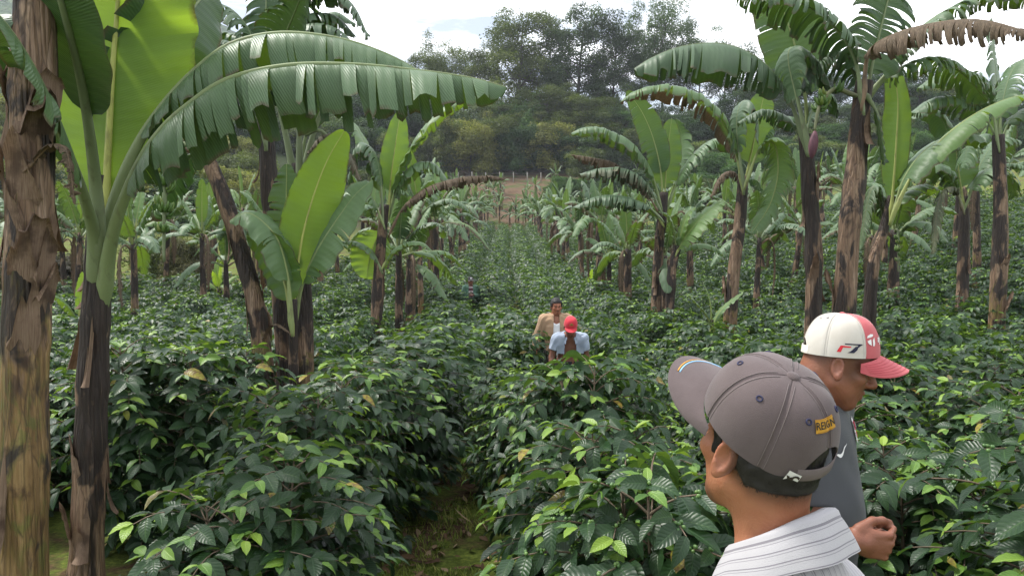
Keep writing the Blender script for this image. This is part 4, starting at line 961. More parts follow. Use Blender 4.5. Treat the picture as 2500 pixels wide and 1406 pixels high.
def far_hill():
    """The blue wooded ridge far off at the left."""
    n = N('distant_forest'); p = n.pos()
    f = n.noise(p, .09, 6, .6); v = n.new('TexVoronoi', Vector=p, Scale=.11).outputs['Distance']
    n.bump(n.math('SUBTRACT', f, v), 1.0, 6.0)
    n.surf(n.ramp(f, [(.35, (0.02, 0.04, 0.02)), (.6, (0.05, 0.085, 0.035)), (.75, (0.10, 0.12, 0.05))]), .9, .1)
    xs = np.arange(-760, 420, 5.0); ys = np.arange(330, 1000, 5.0)
    X, Y = np.meshgrid(xs, ys, indexing='ij'); rng = np.random.default_rng(2)
    ridge = 172 * np.exp(-((X + 330) / 230) ** 2) + 95 * np.exp(-((X - 120) / 320) ** 2)
    Z = 8 + ridge * np.clip(1 - ((Y - 700) / 360) ** 2, 0, 1) ** .8 + 5 * np.sin(X * .031) * np.cos(Y * .023) + rng.uniform(0, 6, X.shape) * (ridge > 20)
    g = G(); g.grid(np.stack([X, Y, Z], -1)); tag(g.build('hill', n.m), kind='structure')
def fence():
    MAT['post'] = m_bark('fence_wood', (0.16, 0.15, 0.13), (0.38, 0.36, 0.32))
    f = empty('fence', (0, 112, T1(0, 112)), 'thin wire fence on pale posts along the foot of the wood', 'fence')
    xs = np.arange(-12, 8, 2.0); tops = []
    for x in xs:
        z = T1(x, 112); g = G(); g.tube([[x, 112, z - .2], [x, 112, z + 1.5]], .07, 6); g.build('post', MAT['post'], f); tops.append([x, 112, z])
    for h in (.5, .9, 1.3): G().tube(np.array(tops) + [0, 0, h], .008, 4).build('wire', MAT['post'], f)
def haze():
    n = N('haze_air'); n.n.remove(n.b)
    v = n.new('VolumePrincipled', Density=HAZE_D); v.inputs['Color'].default_value = (.86, .92, 1, 1); v.inputs['Anisotropy'].default_value = .2
    n.l.new(v.outputs[0], n.out.inputs['Volume'])
    x0, x1, y0, y1, z0, z1 = -910, 910, -310, 1510, -3, 186
    c = np.array([[x, y, z] for x in (x0, x1) for y in (y0, y1) for z in (z0, z1)], float)
    g = G(); g.add(c, [[0, 1, 3, 2], [4, 6, 7, 5], [0, 4, 5, 1], [2, 3, 7, 6], [0, 2, 6, 4], [1, 5, 7, 3]])
    tag(g.build('haze', n.m, smooth=False), 'pale haze hanging in the air', 'haze', kind='stuff')
HAZE_D = 0.00033
# ------------------------------------------------------------------ people: smooth-union bodies meshed as one surface
def s_min(a, b, k):
    h = np.clip(.5 + .5 * (b - a) / k, 0, 1); return b * (1 - h) + a * h - k * h * (1 - h)
def s_max(a, b, k): return -s_min(-a, -b, k)
def ell(c, r, R=None):
    c, r = np.asarray(c, float), np.asarray(r, float)
    def f(p):
        q = p - c
        if R is not None: q = q @ R
        k0 = np.linalg.norm(q / r, axis=-1); k1 = np.linalg.norm(q / (r * r), axis=-1)
        return k0 * (k0 - 1) / np.maximum(k1, 1e-6)
    return f
def cone(a, b, r1, r2):
    a, b = np.asarray(a, float), np.asarray(b, float); ab = b - a; L2 = ab @ ab
    def f(p):
        t = np.clip(((p - a) @ ab) / L2, 0, 1); return np.linalg.norm(p - a - t[..., None] * ab, axis=-1) - (r1 + (r2 - r1) * t)
    return f
def union(fs, k):
    def f(p):
        d = fs[0](p)
        for g in fs[1:]: d = s_min(d, g(p), k)
        return d
    return f
def within(f, M):
    """f given in a local frame; M maps local to world (rigid)."""
    R = np.array(M)[:3, :3]; t = np.array(M)[:3, 3]
    return lambda p: f((p - t) @ R)
def nets(f, lo, hi, h):
    """Surface-net mesh of f = 0 in the box lo..hi, evaluated finely only near the surface."""
    lo, hi = np.asarray(lo, float), np.asarray(hi, float); B = 4
    nb = np.ceil((hi - lo) / (h * B)).astype(int); n = nb * B + 1
    ax = [lo[i] + np.arange(nb[i]) * h * B + h * B / 2 for i in range(3)]
    C = np.stack(np.meshgrid(*ax, indexing='ij'), -1)
    fc = f(C.reshape(-1, 3)).reshape(nb)
    near = np.argwhere(np.abs(fc) < h * B * 1.35)
    A = np.repeat(np.repeat(np.repeat(np.where(fc > 0, 1.0, -1.0), B, 0), B, 1), B, 2).astype(np.float32)
    A = np.pad(A, ((0, 1),) * 3, mode='edge')
    o = np.stack(np.meshgrid(*[np.arange(B + 1)] * 3, indexing='ij'), -1).reshape(-1, 3)
    I = (near[:, None] * B + o[None]).reshape(-1, 3); I = np.unique(I @ np.array([n[1] * n[2], n[2], 1]))
    I = np.stack([I // (n[1] * n[2]), (I // n[2]) % n[1], I % n[2]], -1)
    for c in range(0, len(I), 200000):
        J = I[c:c + 200000]; A[J[:, 0], J[:, 1], J[:, 2]] = f(lo + J * h)
    S = A < 0
    cell = np.zeros(n - 1, int)
    for dx in (0, 1):
        for dy in (0, 1):
            for dz in (0, 1): cell += S[dx:n[0] - 1 + dx, dy:n[1] - 1 + dy, dz:n[2] - 1 + dz]
    act = np.argwhere((cell > 0) & (cell < 8)); idx = -np.ones(n - 1, int); idx[tuple(act.T)] = np.arange(len(act))
    acc = np.zeros((len(act), 3)); cnt = np.zeros(len(act))
    cor = np.array([[i, j, k] for i in (0, 1) for j in (0, 1) for k in (0, 1)])
    for a in range(8):
        for b in range(a + 1, 8):
            if np.abs(cor[a] - cor[b]).sum() != 1: continue
            ia, ib = act + cor[a], act + cor[b]; va, vb = A[tuple(ia.T)], A[tuple(ib.T)]
            m = (va < 0) != (vb < 0); t = np.where(m, va / np.where(m, va - vb, 1), 0)
            pt = ia + t[:, None] * (cor[b] - cor[a]); acc[m] += pt[m]; cnt[m] += 1
    V = lo + acc / np.maximum(cnt, 1)[:, None] * h
    F = []
    for d in range(3):
        e1, e2 = [(1, 2), (2, 0), (0, 1)][d]
        s0 = S[tuple(slice(0, -1) if i == d else slice(1, -1) for i in range(3))]; s1 = S[tuple(slice(1, None) if i == d else slice(1, -1) for i in range(3))]
        q = np.argwhere(s0 != s1)
        if not len(q): continue
        inn = s0[tuple(q.T)]; q = q + np.array([0 if i == d else 1 for i in range(3)])
        u, w = np.eye(3, dtype=int)[e1], np.eye(3, dtype=int)[e2]
        quad = np.stack([idx[tuple((q - u - w).T)], idx[tuple((q - w).T)], idx[tuple(q.T)], idx[tuple((q - u).T)]], -1)
        F.append(np.where(inn[:, None], quad, quad[:, ::-1]))
    F = np.concatenate(F); F = F[(F >= 0).all(1)]
    return V, F
def smooth(V, F, it=1, lam=.5):
    for _ in range(it):
        s = np.zeros_like(V); c = np.zeros(len(V))
        for a, b in ((0, 1), (1, 2), (2, 3), (3, 0)):
            for x, y in ((a, b), (b, a)): np.add.at(s, F[:, x], V[F[:, y]]); np.add.at(c, F[:, x], 1)
        V = V + lam * (s / np.maximum(c, 1)[:, None] - V)
    return V
def mesh_of(f, lo, hi, h, name, mat, parent, sm=1, a=0.0, b=0.0):
    V, F = nets(f, lo, hi, h); V = smooth(V, F, sm)
    g = G(); g.add(V, F, None, a(V) if callable(a) else a, b(V) if callable(b) else b)
    return g.build(name, mat, parent)
def mat4(loc, yaw, pitch=0.0, roll=0.0):
    return Matrix.Translation(Vector(loc)) @ Matrix.Rotation(yaw, 4, 'Z') @ Matrix.Rotation(-pitch, 4, 'Y') @ Matrix.Rotation(roll, 4, 'X')
def tf(M, p):
    A = np.array(M); return np.asarray(p, float) @ A[:3, :3].T + A[:3, 3]

# the head in its own frame: x forward, y left, z up, origin between the ears
def head_sdf(nose=1.0, jaw=1.0, fat=0.0, ears=True):
    base = union([ell((-.010, 0, .036), (.095, .076, .086)), ell((.030, 0, -.035), (.064, .062 + fat, .088)),
                  ell((-.03, 0, -.03), (.066, .066, .07)),
                  cone((0, .052 + fat, -.058), (.058, .016, -.104 * jaw), .019, .018), cone((0, -.052 - fat, -.058), (.058, -.016, -.104 * jaw), .019, .018),
                  ell((.066, 0, -.104 * jaw), (.020, .024, .019))], .028)
    det = [cone((.074, .036, .024), (.086, .010, .022), .011, .012), cone((.074, -.036, .024), (.086, -.010, .022), .011, .012),
           ell((.060, .046, -.022), (.022, .020, .018)), ell((.060, -.046, -.022), (.022, .020, .018))]
    ns = union([cone((.088, 0, .014), (.112 * nose, 0, -.030), .0085, .0135), ell((.100, .0125, -.036), (.012, .009, .009)), ell((.100, -.0125, -.036), (.012, .009, .009))], .008)
    lips = union([cone((.080, .022, -.068), (.0945, .003, -.064), .006, .0085), cone((.080, -.022, -.068), (.0945, -.003, -.064), .006, .0085), cone((.080, .016, -.076), (.090, 0, -.078), .007, .0095), cone((.080, -.016, -.076), (.090, 0, -.078), .007, .0095)], .006)
    def f(p):
        d = base(p)
        for g in det: d = s_min(d, g(p), .018)
        for sg in (1, -1): d = s_max(d, -ell((.094, .033 * sg, .003), (.018, .019, .011))(p), .014)
        d = s_min(d, ns(p), .012); d = s_min(d, lips(p), .009)
        d = s_max(d, -cone((.100, .018, -.0705), (.100, -.018, -.0705), .0022, .0022)(p), .004)
        for sg in (1, -1):
            d = s_min(d, ell((.0775, .032 * sg, .002), (.013, .0135, .0115))(p), .003)
            if not ears: continue
            R = np.array(Matrix.Rotation(sg * rad(22), 3, 'Z') @ Matrix.Rotation(rad(-12), 3, 'Y'))
            q = (p - np.array([-.012, .083 * sg, -.012])) @ R
            e = ell((0, 0, .004), (.0195, .0085, .0315))(q); lobe = ell((.006, 0, -.026), (.010, .006, .010))(q)
            ear = s_min(e, lobe, .008)
            ear = s_max(ear, -ell((.003, .0075 * sg, .005), (.0125, .0085, .022))(q), .003)
            ear = s_min(ear, cone((.012, .002 * sg, -.010), (.014, .0, -.018), .005, .004)(q), .004)
            d = s_min(d, ear, .006)
        return d
    return f
def hand_sdf(M, side=1, curl=(.5, .6, .7, .8), thumb=.5, s=1.0):
    """Hand in frame M: x towards the fingers, z out of the back of the hand, y to the thumb (times side)."""
    fs = [ell((.045 * s, 0, 0), (.05 * s, .040 * s, .016 * s)), cone((-.01 * s, 0, 0), (.03 * s, 0, 0), .026 * s, .025 * s)]
    fing = []
    for i, (y, ln) in enumerate(((.030, .042), (.010, .047), (-.010, .043), (-.029, .034))):
        p = np.array([.088 - .004 * abs(i - 1), y * side, -.002]) * s; a = -curl[i] * (.35 if curl[i] < 1.2 else .95); r = .0092 * s
        q = np.array([.05, y * side * .8, 0]) * s; fing.append(cone(q, p, .012 * s, .0105 * s))
        for seg, fr in ((0, 1.0), (1, .66), (2, .52)):
            d = np.array([math.cos(a), .05 * y * side / .03, math.sin(a)]); e = p + d * ln * fr * s
            fing.append(cone(p, e, r, r * .92)); p, r = e, r * .92; a -= curl[i] * 1.15
    th = [np.array([.012, .030 * side, -.006]), np.array([.042, .052 * side, -.020]), np.array([.070, .050 * side, -.030 - .01 * thumb]), np.array([.092, .042 * side, -.036 - .02 * thumb])]
    thf = union([cone(th[0] * s, th[1] * s, .016 * s, .012 * s), cone(th[1] * s, th[2] * s, .011 * s, .0105 * s), cone(th[2] * s, th[3] * s, .0105 * s, .0085 * s)], .006)
    palm = union(fs, .012)
    def f(p):
        d = palm(p)
        for g in fing: d = s_min(d, g(p), .004)
        return s_min(d, thf(p), .009)
    return within(f, M)

SKIN = {}
def m_skin(name, col):
    n = N(name); t = n.attr('tint'); d = n.attr('dry'); p = n.obj()
    f = n.noise(p, 60, 5, .6); b = n.noise(p, 11, 4, .6)
    c = n.mix(n.ramp(b, [(.38, (0,)), (.62, (.85,))]), col, tuple(v * w for v, w in zip(col, (.80, .68, .62))))
    c = n.mix(n.math('MULTIPLY', f, .25), c, tuple(v * w for v, w in zip(col, (1.15, 1.05, .95))))
    c = n.mix(t, c, (0.018, 0.013, 0.011)); c = n.mix(d, c, (0.24, 0.075, 0.06))
    n.bump(n.math('ADD', f, n.noise(p, 220, 3)), .45, .002)
    n.surf(c, n.math('ADD', .36, n.math('MULTIPLY', f, .25)), .4)
    n.b.inputs['Subsurface Weight'].default_value = .12; n.b.inputs['Subsurface Radius'].default_value = (.012, .004, .002); n.b.inputs['Subsurface Scale'].default_value = 1.0
    return n.m
def m_cloth(name, col, col2=None, scale=900, rough=.85, wear=.25, stripes=None):
    n = N(name); p = n.obj(); t = n.attr('tint')
    w = n.noise(p, scale, 2, .5); b = n.noise(p, 14, 5, .6)
    c = n.mix(n.math('MULTIPLY', n.ramp(b, [(.35, (0,)), (.7, (1,))]), wear), col, col2 or tuple(v * .7 for v in col))
    c = n.mix(n.math('MULTIPLY', w, .22), c, tuple(v * .6 for v in col))
    if stripes:
        u = n.math('FRACT', n.math('MULTIPLY', t, 1 / stripes[0])); s1 = n.math('LESS_THAN', n.math('ABSOLUTE', n.math('SUBTRACT', u, .35)), .055); s2 = n.math('LESS_THAN', n.math('ABSOLUTE', n.math('SUBTRACT', u, .60)), .035)
        c = n.mix(n.math('MAXIMUM', s1, n.math('MULTIPLY', s2, .7)), c, stripes[1])
    n.bump(n.math('ADD', w, n.math('MULTIPLY', b, 1.2)), .3, .002)
    n.surf(c, rough, .25); n.b.inputs['Sheen Weight'].default_value = .15
    return n.m
def m_plain(name, col, rough=.7, spec=.3):
    n = N(name); n.surf(n.mix(n.math('MULTIPLY', n.noise(n.obj(), 120, 3), .4), col, tuple(v * .72 for v in col)), rough, spec); return n.m

class Cap:
    """A six-panel cap; every mark on it is laid on the crown surface."""
    def __init__(s, M, a=.106, b=.088, h=.112, arch=(.042, .050), wall=.62):
        s.M, s.a, s.b, s.h, s.arch, s.wall = M, a, b, h, arch, wall
    def pt(s, phi, e, off=0.0, seam=True):
        """phi round the crown (0 = front), e = 0 rim .. 1 button."""
        phi, e = np.asarray(phi, float), np.asarray(e, float); q = e * np.pi / 2
        c = np.cos(q) ** s.wall
        g = 0
        if seam:
            dphi = np.abs((phi / (np.pi / 3) + .5) % 1 - .5) * np.pi / 3
            g = -.0022 * np.exp(-(dphi * s.b / .0035) ** 2) + .0010 * np.cos(phi * 6 + np.pi) * np.sin(q * 2)
        fl = 1 + .03 * np.cos(phi) * np.sin(np.clip(q * 2, 0, np.pi))       # a fuller front
        r = c * fl
        x, y = (s.a * r + (off + g) * c) * np.cos(phi), (s.b * r + (off + g) * c) * np.sin(phi)
        z = s.h * np.sin(q) ** 1.02 + (off + g) * np.sin(q)
        return np.stack(np.broadcast_arrays(x, y, z), -1)
    def low(s, phi):
        w, h = s.arch; d = np.abs(((np.asarray(phi) % (2 * np.pi)) - np.pi)) * s.b
        return np.where(d < w, h * np.sqrt(np.clip(1 - (d / w) ** 2, 0, 1)), 0) / s.h * .66
    def put(s, g, name, mat, parent, smooth=True):
        g.V = [tf(s.M, v) for v in g.V]; return g.build(name, mat, parent, smooth=smooth)
    def crown(s, parent, mats, split=None, parts=('crown',)):
        """Panels: one mesh, or two where the front has another colour (split = half angle of the front)."""
        rngs = [(-np.pi, np.pi)] if split is None else [(-split, split), (split, 2 * np.pi - split)]
        out = []
        for (p0, p1), mt, nm in zip(rngs, mats, parts):
            ph = np.linspace(p0, p1, 150 if split is None else 90); e = np.linspace(0, .9985, 34)
            lo = s.low(ph)[:, None]; E = lo + (1 - lo) * e[None]
            g = G(); Q = s.pt(ph[:, None], E); g.grid(Q, a=E, b=0.0, flip=False)
            Q2 = s.pt(ph[:, None], E[:, :12], -.0022); g.grid(Q2, a=E[:, :12], flip=True)
            g.grid(np.stack([Q[:, 0], Q2[:, 0]], 1), flip=True)
            out.append(s.put(g, nm, mt, parent))
        return out
    def brim(s, parent, mat, L=.076, curve=5.0, tilt=.16, half=66, stitch=None, full=.62):
        ph = np.radians(np.linspace(-half, half, 41)); t = np.linspace(0, 1, 16)
        I = np.stack([s.a * np.cos(ph) * 1.0, s.b * np.sin(ph), 0 * ph], -1)
        w = np.cos(ph * 90 / half); ext = L * np.clip(w, 0, 1) ** full
        O = np.stack([I[:, 0] + ext, I[:, 1] * (1 + .05 * w), I[:, 2]], -1)
        S = I[:, None] * (1 - t[None, :, None]) + O[:, None] * t[None, :, None]
        y = S[..., 1]; S[..., 2] -= curve * y ** 2 * (.45 + .55 * t[None]) - curve * .0 + (S[..., 0] - I[:, None, 0]) * tilt
        S[..., 2] += .004
        g = G(); g.grid(S); g.grid(S - [0, 0, .0042], flip=True); g.grid(np.stack([S[:, -1], S[:, -1] - [0, 0, .0042]], 1)); g.grid(np.stack([S[0], S[0] - [0, 0, .0042]], 1)); g.grid(np.stack([S[-1], S[-1] - [0, 0, .0042]], 1))
        s.S = S; ob = s.put(g, 'brim', mat, parent)
        if stitch:
            for k in (3, 5, 7, 9, 11, 13):
                gs = G(); gs.tube(S[1:-1, k] + [0, 0, .0004], .0007, 4, cap=False); s.put(gs, 'stitching', stitch, ob)
        return ob
    def button(s, parent, mat, r=.0085):
        q = np.linspace(0, 1, 7); th = np.linspace(0, 2 * np.pi, 16, endpoint=False)
        R = r * np.sqrt(1 - q ** 2) + 1e-5; Z = s.h - .001 + .0055 * q
        g = G(); g.grid(np.stack([R[:, None] * np.cos(th), R[:, None] * np.sin(th), np.repeat(Z[:, None], 16, 1)], -1), wrap=True); return s.put(g, 'button', mat, parent)
    def seams(s, parent, mat, w=.0045):
        for k in range(6):
            for o in (-w, w):
                e = np.linspace(float(s.low(k * np.pi / 3)) + .02, .93, 30); ph = k * np.pi / 3 + o / (s.b * np.maximum(np.cos(e * np.pi / 2) ** s.wall, .2))
                g = G(); g.tube(s.pt(ph, e, .0006), .00055, 4, cap=False); s.put(g, 'seam_stitching', mat, parent)
    def eyelets(s, parent, mat):
        for k in range(6):
            ph0, e0 = (k + .5) * np.pi / 3, .60; th = np.linspace(0, 2 * np.pi, 13); rr = .0034
            g = G(); g.tube(s.pt(ph0 + rr * np.cos(th) / (s.b * .62), e0 + rr * np.sin(th) / (s.h * 1.1), .0006), .0013, 6, cap=False); s.put(g, 'eyelet', mat, parent)
    def strap(s, parent, mat, metal=None):
        ph = np.linspace(np.pi - s.arch[0] / s.b * 1.12, np.pi + s.arch[0] / s.b * 1.12, 24)
        a = s.pt(ph, 0 * ph + .0, .001, False); b = s.pt(ph, 0 * ph + .125, .001, False); n_ = unit(np.stack([np.cos(ph), np.sin(ph), 0 * ph], -1)) * .002
        g = G(); g.grid(np.stack([a, b, b - n_, a - n_, a], 1)); ob = s.put(g, 'strap', mat, parent)
        if metal:
            c = np.pi - .14; q = s.pt(np.array([c - .09, c + .09, c + .09, c - .09, c - .09]), np.array([-.03, -.03, .14, .14, -.03]), .002, False); g = G(); g.tube(q, .0012, 6); s.put(g, 'buckle', metal, ob)
    def decal(s, parent, name, mat, verts, faces, phi0, e0, off=.0012, rot=0.0, thick=.0008):
        """Lay flat artwork (metres, x to the reader's right, y up) on the crown, with a little thickness."""
        v = np.asarray(verts, float); c_, s_ = math.cos(rot), math.sin(rot); v = np.stack([v[:, 0] * c_ - v[:, 1] * s_, v[:, 0] * s_ + v[:, 1] * c_], -1)
        e = e0 + v[:, 1] / (s.h * 1.25); q = e * np.pi / 2
        rl = (s.a * s.b / np.sqrt((s.b * np.cos(phi0)) ** 2 + (s.a * np.sin(phi0)) ** 2)) * np.cos(np.clip(q, 0, 1.4)) ** s.wall
        speed = np.sqrt((s.a * np.sin(phi0)) ** 2 + (s.b * np.cos(phi0)) ** 2) * np.cos(np.clip(e0 * np.pi / 2, 0, 1.4)) ** s.wall
        ph = phi0 + v[:, 0] / speed
        return raw_obj(name, tf(s.M, s.pt(ph, e, off)), faces, mat, parent)
def raw_obj(name, V, faces, mat, parent):
    o = np.asarray(ORG.get(parent.name, (0, 0, 0))); me = bpy.data.meshes.new(name)
    me.from_pydata([tuple(x) for x in np.asarray(V) - o], [], [tuple(f) for f in faces]); me.materials.append(mat); me.update()
    ob = bpy.data.objects.new(name, me); COL.objects.link(ob); ob.parent = parent; ORG[ob.name] = tuple(o); return ob
def text_art(body, size, shear=0.0, bold=0.0, space=1.0):
    """Lettering as flat triangles, centred, in metres."""
    cu = bpy.data.curves.new('lettering', 'FONT'); cu.body = body; cu.size = size; cu.shear = shear; cu.offset = bold; cu.space_character = space; cu.align_x = 'CENTER'; cu.align_y = 'CENTER'; cu.resolution_u = 3
    ob = bpy.data.objects.new('lettering', cu); COL.objects.link(ob); bpy.context.view_layer.update()
    me = ob.evaluated_get(bpy.context.evaluated_depsgraph_get()).to_mesh(); me.calc_loop_triangles()
    V = np.array([v.co[:2] for v in me.vertices]); F = [tuple(t.vertices) for t in me.loop_triangles]
    bpy.data.objects.remove(ob); bpy.data.curves.remove(cu); return V, F
def poly_art(*polys, sub=4):
    """Convex outlines as fans with finely divided edges."""
    V, F = [], []
    for pl in polys:
        pl = np.asarray(pl, float); e = np.concatenate([pl[i] + (pl[(i + 1) % len(pl)] - pl[i]) * np.linspace(0, 1, sub, endpoint=False)[:, None] for i in range(len(pl))])
        b = len(V); V += [pl.mean(0)] + list(e); m = len(e); F += [(b, b + 1 + i, b + 1 + (i + 1) % m) for i in range(m)]
    return np.array(V), F
def rect_grid(w, h, nx=10, ny=4):
    X, Y = np.meshgrid(np.linspace(-w / 2, w / 2, nx), np.linspace(-h / 2, h / 2, ny), indexing='ij'); V = np.stack([X.ravel(), Y.ravel()], -1)
    return V, [(i * ny + j, (i + 1) * ny + j, (i + 1) * ny + j + 1, i * ny + j + 1) for i in range(nx - 1) for j in range(ny - 1)]

def wrinkle(p, amp, seed=0):
    x, y, z = p[:, 0], p[:, 1], p[:, 2]
    return amp * (np.sin(z * 42 + 9 * np.sin(x * 11 + seed) + 5 * np.sin(y * 13)) * .5 + np.sin(x * 37 + z * 21 + seed * 2) * .3 + np.sin(y * 45 - z * 30 + 4 * np.sin(x * 9)) * .35)

class Man:
    """Joints are in the person's own frame: x forward, y left, z up, origin on the ground."""
    def __init__(s, label, loc, yaw, H=1.0, skin=(.30, .145, .085), group=None):
        s.root = empty('person', loc, label, 'person', group); s.W = mat4(loc, yaw); s.H = H; s.yaw = yaw
        s.J = {k: np.array(v, float) * H for k, v in dict(pelvis=(0, 0, .93), belly=(.01, 0, 1.06), chest=(.0, 0, 1.24), neck=(-.012, 0, 1.415), head=(.03, 0, 1.555)).items()}
        for nm, sg in (('l', 1), ('r', -1)):
            for k, v in dict(sho=(-.01, .178 * sg, 1.37), elb=(-.03, .235 * sg, 1.09), wri=(.08, .25 * sg, .86), hip=(0, .085 * sg, .90), kne=(.03, .10 * sg, .48), ank=(-.02, .10 * sg, .08)).items(): s.J[k + nm] = np.array(v, float) * H
        s.head_rot = (0, 0, 0); s.hand = {}; s.fat = 0.0; s.cw = 1.0; s.nr = 1.0; s.headkw = {}
        s.skin = m_skin('skin', skin); s.group = group
    def w(s, p): return tf(s.W, p)
    def headM(s):
        y, p, r = s.head_rot; return s.W @ mat4(s.J['head'], y, p, r)
    def torso(s, k=.07):
        J, H, f = s.J, s.H, s.fat
        return union([ell(J['pelvis'], np.array([.115 + f, .158 + f, .13]) * H), ell(J['belly'] + [f * .8, 0, 0], np.array([.115 + f * 1.5, .150 + f, .17]) * H), ell(J['chest'], np.array([.122 + f * .5, (.165 + f * .5) * s.cw, .20]) * H),
                      cone(J['neck'] - [0, 0, .055], J['shol'] + [0, -.012, 0], .052 * H, .056 * H), cone(J['neck'] - [0, 0, .055], J['shor'] + [0, .012, 0], .052 * H, .056 * H)], k)
    def arm(s, c, to='wri', fat=0.0):
        J, H = s.J, s.H; fs = [cone(J['sho' + c], J['elb' + c], (.056 + fat) * H, (.043 + fat) * H)]
        if to == 'wri': fs.append(cone(J['elb' + c], J['wri' + c], (.043 + fat) * H, (.029 + fat) * H))
        return fs
    def legs(s, fat=0.0):
        J, H = s.J, s.H
        return union([cone(J['hip' + c], J['kne' + c], (.088 + fat) * H, (.058 + fat) * H) for c in 'lr'] + [cone(J['kne' + c], J['ank' + c], (.056 + fat) * H, (.042 + fat) * H) for c in 'lr'], .03)
    def body(s, h=.006, beard=None, brows=True):
        J = s.J; hm = s.W.inverted() @ s.headM(); hd = head_sdf(**s.headkw); hw = within(hd, hm)
        nk0 = np.array(tf(hm, (-.036, 0, -.055))); nk1 = np.array(tf(hm, (-.028, 0, -.085)))
        neck = union([cone(J['neck'] - [0, 0, .05], nk0, .064 * s.H * s.nr, .056 * s.H * s.nr), cone(J['neck'] + [.03, 0, -.03], nk1 + [.01, 0, 0], .045 * s.H, .046 * s.H)], .02)
        s.neckf = neck
        parts = [s.torso(), s.legs()] + [union(s.arm(c), .02) for c in 'lr']
        feet = union([cone(J['ank' + c] - [0, 0, .035], J['ank' + c] + [.14, 0, -.045], .045, .035) for c in 'lr'], .01)
        hands = []
        for c, sg in (('l', -1), ('r', 1)):
            e, w_ = J['elb' + c], J['wri' + c]; x = unit(w_ - e); kw = dict(s.hand.get(c, {})); back = np.asarray(kw.pop('back', (0, -sg * 1.0, .2)), float); xx = unit(x + np.asarray(kw.pop('bend', (0, 0, 0))))
            z = unit(back - xx * (back @ xx)); y = np.cross(z, xx); Mh = Matrix.Identity(4)
            for i in range(3): Mh[i][0], Mh[i][1], Mh[i][2], Mh[i][3] = xx[i], y[i], z[i], w_[i]
            hands.append(hand_sdf(Mh, side=kw.pop('side', sg), s=s.H, **kw))
        def f(p):
            d = parts[0](p)
            for g, k in ((parts[1], .05), (parts[2], .04), (parts[3], .04), (feet, .02)): d = s_min(d, g(p), k)
            d = s_min(d, neck(p), .035); d = s_min(d, hw(p), .020)
            for g in hands: d = s_min(d, g(p), .010)
            return d
        s.f, s.hd, s.hm = f, hd, hm
        allp = np.array(list(J.values())); lo, hi = allp.min(0) - .16, allp.max(0) + .16; lo[2] = -.02; hi[2] = max(hi[2], tf(hm, (0, 0, .14))[2])
        s.lo, s.hi = lo, hi; inv = np.array(hm.inverted())
        def tint(V):
            q = tf(hm.inverted(), V); return beard(q) if beard else np.zeros(len(V))
        def lip(V):
            q = tf(hm.inverted(), V); return .55 * np.exp(-(((q[:, 0] - .093) / .012) ** 2 + (q[:, 1] / .02) ** 2 + ((q[:, 2] + .0705) / .011) ** 2)) + .25 * sstep(.07, .1, np.abs(q[:, 1])) * (np.abs(q[:, 2] + .01) < .05) * (np.abs(q[:, 0] + .01) < .05)
        V, F = nets(f, lo, hi, h); V = smooth(V, F, 1, .35)
        g = G(); g.add(s.w(V), F, None, tint(V), lip(V)); s.ob = g.build('body', s.skin, s.root)
        HM = s.headM(); dark = MAT['hair']
        for sg in (1, -1):
            ge = G(); th = np.linspace(0, np.pi, 9); ge.tube(tf(HM, np.stack([.0795 + .0105 * np.cos(th) * 0 + 0 * th, .032 * sg + 0 * th, .0025 + .0 * th], -1) + np.stack([.0105 * np.cos(np.linspace(-1.5, 1.5, 9)), .0105 * np.sin(np.linspace(-1.5, 1.5, 9)), 0 * th], -1)), .0042, 6); ge.build('eye', MAT['eye'], s.root)
            if brows:
                gb = G(); gb.tube(tf(HM, spline([[.0935, .012 * sg, .024], [.092, .030 * sg, .031], [.076, .048 * sg, .026]], 8)), np.linspace(.0042, .002, 8), 6, sq=.7); gb.build('eyebrow', dark, s.root)
        return s.ob
    def shell(s, name, mat, fs, h=.006, off=.014, inner=.003, cut=None, amp=.004, k=.04, a=0.0, lo=None, hi=None, sm=1, inn=None):
        base = union(fs, k) if len(fs) > 1 else fs[0]
        def f(p):
            d = base(p) - off + wrinkle(p, amp, s.H * 9)
            d = s_max(d, -(base(p) - inner if inn is None else inn(p) - inner), .002)
            if cut is not None: d = s_max(d, cut(p), .006)
            return d
        V, F = nets(f, s.lo if lo is None else lo, s.hi if hi is None else hi, h); V = smooth(V, F, sm)
        g = G(); g.add(s.w(V), F, None, a(V) if callable(a) else a); return g.build(name, mat, s.root)
    def hair(s, mat, region, th=.009, h=.004, amp=.0025):
        hd = head_sdf(ears=False, **s.headkw); HM = s.headM(); nkw = s.neckf
        def f(p):
            d = s_min(hd(p), nkw(tf(s.hm, p)), .02) - th + amp * (np.sin(p[:, 0] * 210 + 3 * np.sin(p[:, 2] * 90)) + np.sin(p[:, 1] * 240 + 2 * np.sin(p[:, 0] * 120)) + np.sin(p[:, 2] * 190)) * .4
            return s_max(d, region(p), .008)
        V, F = nets(f, (-.15, -.12, -.12), (.14, .12, .16), h); g = G(); g.add(tf(HM, V), F)
        rng = np.random.default_rng(4); K = rng.choice(len(V), min(len(V), 3200)); B = V[K]; nr = unit(B - np.array([-.01, 0, .03])); dn = unit(np.array([-.25, 0, -1.0]) + rng.normal(0, .35, B.shape)); dn = unit(dn - nr * (dn * nr).sum(1)[:, None]); sd = np.cross(nr, dn)
        ln = rng.uniform(.006, .013, len(B))[:, None]; w = .00045
        R_ = [(0, 0, 1), (.55, .0012, .8), (1, .0022, .15)]
        Q = np.stack([np.stack([B + dn * ln * q + nr * (o + .0004) + sd * w * k_ * sg for sg in (-1, 1)], 1) for q, o, k_ in R_], 1)
